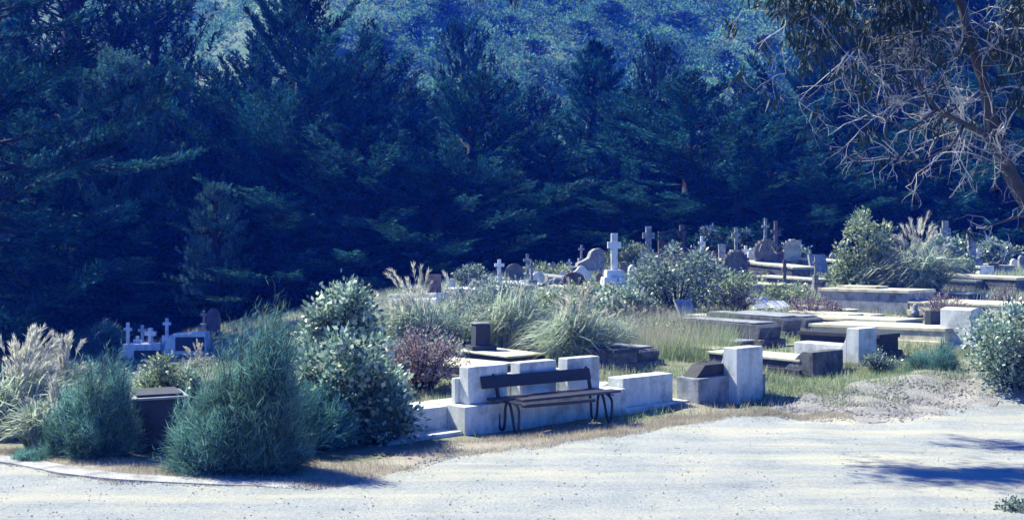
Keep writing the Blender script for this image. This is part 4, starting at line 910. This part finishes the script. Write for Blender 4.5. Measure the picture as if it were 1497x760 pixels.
def tree(kind, v, px, top, Y, wpx, label, seed, mat=None, group='conifers behind the cemetery', zg=None):
    X = (px-CX)*Y/F; g = tz(X, Y) if Y < 94 else float(hill_h(np.array([X]), np.array([Y]))[0])
    if zg is not None: g = zg
    zt = CH-(top-HY)*Y/F; H = zt-g; W = wpx*Y/F
    crown, trunk = {'m': MAC, 'p': PIN, 'f': [FIR]}[kind][v]
    H0 = {'m': 22.0, 'p': 21.0, 'f': 22.0}[kind]; W0 = {'m': [11, 14, 10, 15], 'p': [9, 8, 10.5], 'f': [8]}[kind][v]
    o = empty({'m': 'cypress_tree', 'p': 'pine_tree', 'f': 'fir_tree'}[kind], (X, Y, g), (seed*2.399) % 6.283); s = H/H0
    wr = W/W0*(1.3 if kind != 'p' else 1.4); o.scale = (wr, wr, s); tag(o, label, 'tree', group)
    mm = mat or {'m': 'macro', 'p': 'pine', 'f': 'macro'}[kind]
    key = crown.name+mm
    if not crown.materials: link('crown', crown, M[mm], o)
    else:
        if crown.materials[0] != M[mm]:
            if key not in bpy.data.meshes:
                c2 = crown.copy(); c2.name = key; c2.materials.clear(); c2.materials.append(M[mm])
            crown = bpy.data.meshes[key]
        c = bpy.data.objects.new('crown', crown); COL.objects.link(c); c.parent = o
    if not trunk.materials: link('trunk', trunk, M['bark'], o)
    else: c = bpy.data.objects.new('trunk', trunk); COL.objects.link(c); c.parent = o
    return o
TR = [
 ('m', 1, -40, -330, 47, 420, 'huge dark cypress cut by the left edge with pale branch tips'),
 ('p', 0, 110, -170, 66, 300, 'tall dark pine running out of the top left'),
 ('p', 2, 225, -90, 70, 210, 'dark pine whose crown leaves the top of the picture left of the bare slope'),
 ('p', 1, 165, 62, 56, 150, 'pine with pale upright tufts at upper left', 'pinepale'),
 ('p', 2, 258, 88, 60, 130, 'shorter tufted pine right of the pale one at upper left', 'pinepale'),
 ('m', 2, 320, 120, 62, 180, 'thin brownish cypress beside the spiky topped one'),
 ('m', 3, 440, 2, 60, 330, 'spiky topped dark cypress with radiating upper limbs'),
 ('m', 0, 545, 60, 68, 250, 'cypress with sprawling bare tips right of the spiky topped one'),
 ('p', 1, 315, 262, 50, 84, 'small pale young pine in front of the dark mass at left', 'pinepale'),
 ('m', 1, 60, 160, 58, 330, 'lower dark cypress at left behind the plumed grasses'),
 ('m', 1, 250, 250, 62, 360, 'dark spreading cypress behind the left crosses'),
 ('m', 3, 520, 200, 56, 380, 'wide shaded cypress behind the tall leafy shrub'),
 ('m', 1, 400, 280, 54, 320, 'low dark cypress behind the biggest feathery shrub'),
 ('p', 0, 676, 18, 78, 120, 'pointed pine standing tall against the scrub hillside'),
 ('m', 3, 690, 130, 60, 330, 'pale tipped cypress left of the narrow fir'),
 ('p', 2, 792, 120, 76, 110, 'bushy pine behind the pale tipped cypress'),
 ('f', 0, 868, 62, 70, 170, 'narrow symmetrical fir in the middle of the tree line'),
 ('p', 2, 955, 52, 72, 120, 'dark rounded pine right of the narrow fir'),
 ('p', 0, 1030, 120, 74, 110, 'dark pine right of the rounded one'),
 ('p', 1, 1085, 100, 80, 120, 'farther pine below the bright scrub slope'),
 ('m', 1, 1008, 120, 60, 370, 'widest fanning cypress behind the back monuments'),
 ('m', 3, 640, 250, 55, 320, 'cypress with drooping lit sprays behind the marble ledgers'),
 ('m', 0, 800, 210, 58, 300, 'dark cypress behind the tall white cross'),
 ('m', 1, 900, 270, 55, 260, 'low cypress with a long pale branch above the white cross'),
 ('m', 1, 1130, 180, 62, 300, 'cypress behind the rocky mound monuments'),
 ('p', 2, 1175, 110, 78, 130, 'pale pine in the gap at upper right', 'pinepale'),
 ('m', 0, 1230, 150, 64, 280, 'cypress behind the tall leafy bush on the right'),
 ('p', 0, 1290, 60, 78, 160, 'tall pine seen through the gum twigs'),
 ('m', 3, 1330, 190, 60, 330, 'cypress behind the tall straw plumes'),
 ('m', 1, 1430, 120, 62, 350, 'dark cypress behind the tall column'),
 ('p', 2, 1400, 10, 80, 190, 'tall dark pine behind the gum trunk'),
 ('m', 0, 1530, 40, 60, 320, 'dark cypress beyond the right edge'),
 ('m', 2, 1470, 240, 56, 240, 'low dark cypress at the right edge behind the white stones', ),
 ('m', 2, 740, 175, 72, 200, 'slim cypress deep in the wood left of the fir'),
 ('m', 2, 590, 130, 76, 220, 'slim cypress deep in the wood left of the pointed pine'),
 ('m', 0, 160, 200, 72, 300, 'shaded cypress deep in the wood at left'),
 ('m', 2, 20, 20, 76, 300, 'tall shaded cypress deep in the wood at the left edge'),
 ('p', 1, 470, 90, 84, 160, 'half hidden pine behind the spiky topped cypress'),
 ('m', 0, 340, 200, 78, 240, 'shaded cypress behind the small pale young pine'),
 ('m', 2, 1190, 230, 56, 240, 'low cypress behind the slanted bluish stone'),
 ('m', 0, 1080, 250, 56, 260, 'low cypress behind the arched monument'),
 ('m', 3, 1220, 30, 70, 260, 'tall dark cypress behind the hanging gum leaves'),
 ('m', 0, 1340, -60, 72, 320, 'very tall dark cypress behind the gum twigs'),
 ('m', 1, 1450, -90, 70, 340, 'very tall dark cypress right of the gum trunk'),
 ('p', 1, 1270, 20, 74, 150, 'dark pine between the tall cypresses on the right'),
 ('m', 1, 610, 140, 72, 260, 'broad dark cypress left of the pointed pine'),
 ('m', 0, 740, 130, 74, 240, 'broad dark cypress right of the pointed pine'),
 ('m', 3, 920, 150, 66, 260, 'broad dark cypress between the narrow fir and the rounded pine'),
 ('m', 1, 1110, 150, 68, 260, 'broad dark cypress left of the pale pine on the right'),
 ('m', 0, 380, 60, 66, 220, 'dark cypress filling the gap left of the spiky topped one'),
 ('m', 1, 120, 90, 58, 300, 'broad dark cypress behind the pale tufted pine'),
 ('m', 3, 500, 110, 64, 280, 'dark cypress filling the gap right of the spiky topped one'),
 ('m', 3, 190, 330, 53, 300, 'low dark cypress directly behind the far left crosses'),
]
for i, a in enumerate(TR): tree(a[0], a[1], a[2], a[3], a[4], a[5], a[6], i+3, a[7] if len(a) > 7 else None)
# trees dotted over the hill
r = np.random.default_rng(55)
HL = ['small hillside pine just left of the pointed pine tip', 'hillside pine above the bushy pine', 'hillside pine high above the narrow fir', 'hillside pine right of the highest one, near the top edge', 'hillside pine right of the dark rounded pine', 'hillside pine high above the dark rounded pine',
 'hillside pine nearest the hanging gum leaves', 'hillside pine behind the hanging gum leaves at the top', 'hillside pine in the green slope right of the pointed pine', 'lower hillside pine above the fanning cypress', 'hillside pine on the pale slope behind the sprawling cypress', 'highest small hillside pine above the narrow fir',
 'hillside pine seen through the gum twigs', 'hillside pine left of the pointed pine on the pale slope', 'hillside pine behind the spiky topped cypress']
HT = [(655, 15, 128), (780, 70, 120), (850, 45, 125), (895, 20, 140), (985, 85, 118), (1000, 30, 140), (1120, 60, 128), (1170, 20, 140), (745, 40, 130), (1060, 95, 115), (560, 70, 115), (825, 15, 150), (1240, 40, 130), (610, 40, 125), (480, 55, 120)]
for i, (px, py, Y) in enumerate(HT):
    X = (px-CX)*Y/F; ys_ = np.arange(97, 190, .5); zz = hill_h((px-CX)*ys_/F, ys_); k = int(np.argmin(np.abs(zz-(CH-(py+14-HY)*ys_/F)))); Yh = ys_[k]
    t_ = py-r.uniform(8, 22)
    tree('p', i % 3, px, t_, Yh, r.uniform(26, 46), HL[i], 100+i, group='small pines on the hillside')
# hill scrub mass
def scrub():
    r = np.random.default_rng(77); nb = 5000
    Y = 100+85*r.random(nb); X = (r.uniform(120, 1560, nb)-CX)*Y/F; Z = hill_h(X, Y)
    bare = np.exp(-((X+44-(Y-120)*.35)/15.0)**2)*(Y > 112)
    keep = r.random(nb) > bare*.93; X, Y, Z = X[keep], Y[keep], Z[keep]; nb = len(X)
    sz = .8+2.3*r.random(nb)**1.6; per = 90
    u = nrm(r.normal(size=(nb, per, 3))); u[..., 2] = np.abs(u[..., 2])
    P = np.stack([X, Y, Z], -1)[:, None]+u*sz[:, None, None]*np.array([1, 1, .8])*(.7+.3*r.random((nb, per, 1)))
    q = nb*per; return diamonds(P.reshape(-1, 3), (u+r.normal(size=u.shape)*.6).reshape(-1, 3), .3+.3*r.random(q), .24, r)
tag(link('hill_scrub', mesh_quads('hill_scrub', scrub()), M['scrub']), 'mass of low green scrub covering the hillside', 'scrub', kind='stuff')

# ------------------------------------------------------------------ gum tree at right
def gum():
    r = np.random.default_rng(88); YG = 15.0
    base = pw(1640, 600, YG); base[2] = tz(base[0], base[1])
    o = empty('gum_tree', base); tag(o, 'leaning gum tree at right with a maze of pale bare twigs', 'tree')
    def loc(px, py, Y=YG): q = pw(px, py, Y)-base; return np.array(q)
    T = []; Q = []
    main = [np.array([0, 0, -.1]), loc(1590, 430), loc(1530, 335), loc(1490, 280), loc(1462, 225), loc(1448, 170), loc(1438, 120), loc(1418, 60), loc(1404, 0), loc(1396, -60), loc(1385, -140)]
    limbs = [(main, [.16, .14, .12, .102, .085, .078, .072, .064, .056, .05, .04])]
    def L_(pts_, r0, r1): limbs.append(([loc(*q) for q in pts_], list(np.linspace(r0, r1, len(pts_)))))
    L_([(1462, 225, 15), (1440, 195, 14.9), (1410, 182, 14.7), (1370, 160, 14.6), (1340, 120, 14.5), (1310, 85, 14.4), (1282, 62, 14.3)], .05, .014)
    L_([(1490, 270, 15), (1455, 215, 15.2), (1432, 195, 15.4), (1400, 175, 15.6), (1370, 168, 15.8), (1330, 150, 16)], .04, .012)
    L_([(1420, 62, 15), (1380, 50, 14.8), (1330, 50, 14.5), (1280, 62, 14.2), (1240, 75, 14)], .04, .01)
    L_([(1370, 160, 14.6), (1330, 190, 14.4), (1290, 170, 14.2), (1250, 165, 14)], .022, .007)
    L_([(1410, 182, 14.7), (1390, 215, 14.5), (1350, 235, 14.4), (1310, 233, 14.2)], .02, .006)
    L_([(1440, 100, 15), (1470, 60, 15.2), (1500, 10, 15.4), (1540, -60, 15.5)], .05, .02)
    L_([(1404, 0, 15), (1350, -20, 14.6), (1270, -10, 14.2), (1180, 0, 13.8), (1140, 20, 13.6)], .045, .01)
    L_([(1396, -60, 15), (1300, -90, 14), (1200, -80, 13)], .04, .012)
    L_([(1560, 380, 15), (1530, 318, 14.4), (1492, 316, 14), (1445, 330, 13.8), (1432, 345, 13.8)], .025, .006)
    L_([(1590, 430, 15), (1650, 250, 15.5), (1690, 80, 15.8), (1720, -80, 16)], .10, .03)
    L_([(1650, 250, 15.5), (1600, 150, 14.5), (1560, 60, 13.8), (1530, -20, 13)], .06, .02)
    L_([(1385, -140, 15), (1250, -130, 15.4), (1050, -112, 15.8), (880, -108, 15.9), (770, -108, 15.9), (685, -105, 15.9)], .05, .012)
    L_([(1385, -140, 15), (1290, -120, 16.2), (1100, -110, 17.5), (900, -105, 18.4), (810, -102, 18.5)], .04, .012)
    for P, rr in limbs: T.append((np.array([np.asarray(q) for q in P]), rr))
    tw = []
    def twig(p0, d, l, rad, depth):
        n = 5; P = [p0]; dd = d
        for i in range(n):
            dd = nrm(dd+r.normal(size=3)*.24+np.array([0, 0, -.03])); P.append(P[-1]+dd*l/n)
        tw.append((np.array(P), np.linspace(rad, rad*.35, n+1)))
        if depth:
            for _ in range(r.integers(2, 5)):
                k = r.integers(1, n+1); twig(P[k], nrm(dd*.5+r.normal(size=3)*.8), l*r.uniform(.35, .7), rad*.55, depth-1)
        elif r.random() < leafp: tips.append((P[-1], dd))
    tips = []; leafp = .05
    for li, (P, rr) in enumerate(limbs):
        P = np.array([np.asarray(q) for q in P]); seg = len(P)-1
        m = {0: 20, 1: 22, 2: 18, 3: 24, 4: 10, 5: 10, 6: 18, 7: 44, 8: 30, 9: 4, 10: 26, 11: 30, 12: 150, 13: 80}[li]
        leafp = .7 if li in (7, 8) else (.75 if li in (6, 10, 11, 12, 13) else (.22 if li == 3 else .06))
        for _ in range(m):
            t = r.uniform(.15 if li else .35, 1)*seg; i = min(int(t), seg-1); q = P[i]+(P[i+1]-P[i])*(t-i); tan = nrm(P[i+1]-P[i])
            twig(q, nrm(tan*.5+r.normal(size=3)*np.array([1, .7, .9])), r.uniform(.35, .95), max(.009, rr[i]*.2)*r.uniform(.6, 1.2), 2)
    link('trunk', tubes_mesh('trunk', T, 10), M['gumbark'], o)
    link('twigs', tubes_mesh('twigs', tw, 4), M['paletwig'], o)
    # hanging leaf bunches
    extra = [loc(1150, 30, 13.6), loc(1175, 75, 13.6), loc(1190, 20, 13.7), loc(1215, 40, 13.8), loc(1262, 192, 14.1), loc(1268, 60, 14.2), loc(1473, 95, 14.6), loc(1485, 140, 14.6), loc(1490, 60, 14.6), loc(1345, 45, 14.3), loc(1320, 30, 14.2), loc(1300, 15, 14.2), loc(1160, 10, 13.7), loc(1235, 15, 13.9), loc(1250, 40, 13.9)]
    for e in extra:
        for _ in range(5): tips.append((e+r.normal(size=3)*.1, np.array([0, 0, -1.0])))
    for e, d in tips:
        q = 9; Dd = np.repeat(np.array([[0, 0, -1.0]]), q, 0)+r.normal(size=(q, 3))*.45+d*.3
        Q.append(diamonds(np.repeat(e[None], q, 0)+r.normal(size=(q, 3))*.06, Dd, .13+.09*r.random(q), .028, r, .4))
    link('leaves', mesh_quads('leaves', np.concatenate(Q)), M['gumleaf'], o)
gum()

# ------------------------------------------------------------------ air, light, camera
mb = MB().box(-425, 425, -62, 425, -20, 82, 0)
m, nt, out = new_mat('blue_air'); pv = nt.nodes.new('ShaderNodeVolumePrincipled')
pv.inputs['Color'].default_value = (.012, .10, 1, 1); pv.inputs['Absorption Color'].default_value = (1, 1, 1, 1)  # deep blue scatter added to lift all shadows towards blue
pv.inputs['Density'].default_value = .0012; pv.inputs['Anisotropy'].default_value = 0
nt.links.new(pv.outputs[0], out.inputs['Volume'])
tag(mb.build('haze', m), 'haze before the trees and hill, its deep blue added to tint the shadows', 'haze', kind='stuff')

w = bpy.data.worlds.new('World'); scene.world = w; w.use_nodes = True; nt = w.node_tree
EL = 49; sx, sy = -.84, .54            # sun: from the left, a little behind the graves
az = math.atan2(sx, sy)                # from +Y towards +X
sky = nt.nodes.new('ShaderNodeTexSky'); sky.sky_type = 'NISHITA'; sky.sun_disc = False
sky.sun_elevation = R(EL); sky.sun_rotation = az
sky.air_density = 1.0; sky.dust_density = .3; sky.ozone_density = 4
mx = nt.nodes.new('ShaderNodeMix'); mx.data_type = 'RGBA'; mx.blend_type = 'MULTIPLY'; mx.inputs[0].default_value = 1; mx.inputs[7].default_value = (.11, .47, 1.45, 1)
nt.links.new(sky.outputs[0], mx.inputs[6]); bg = nt.nodes['Background']; nt.links.new(mx.outputs[2], bg.inputs[0]); bg.inputs[1].default_value = .08
sd = bpy.data.lights.new('sun', 'SUN'); sd.energy = 5.0; sd.angle = R(.5); sd.color = (1, .985, .87)
so = bpy.data.objects.new('sun', sd); COL.objects.link(so)
dirv = Vector((sx*math.cos(R(EL))/math.hypot(sx, sy), sy*math.cos(R(EL))/math.hypot(sx, sy), math.sin(R(EL))))
so.rotation_euler = dirv.to_track_quat('Z', 'Y').to_euler(); so.location = (0, 0, 30)

cd = bpy.data.cameras.new('camera'); cam = bpy.data.objects.new('camera', cd); COL.objects.link(cam)
cam.location = (0, 0, CH); cam.rotation_euler = (R(90), 0, 0)
cd.sensor_width = 36; cd.lens = 36*F/1497; cd.shift_y = -(380-HY)/1497; cd.shift_x = 0; cd.clip_end = 1200; cd.clip_start = .1
scene.camera = cam
scene.render.engine = 'CYCLES'
scene.cycles.max_bounces = 6; scene.cycles.volume_bounces = 1; scene.cycles.transparent_max_bounces = 8
scene.view_settings.view_transform = 'Standard'; scene.view_settings.look = 'None'; scene.view_settings.gamma = 1; scene.view_settings.exposure = 1.05
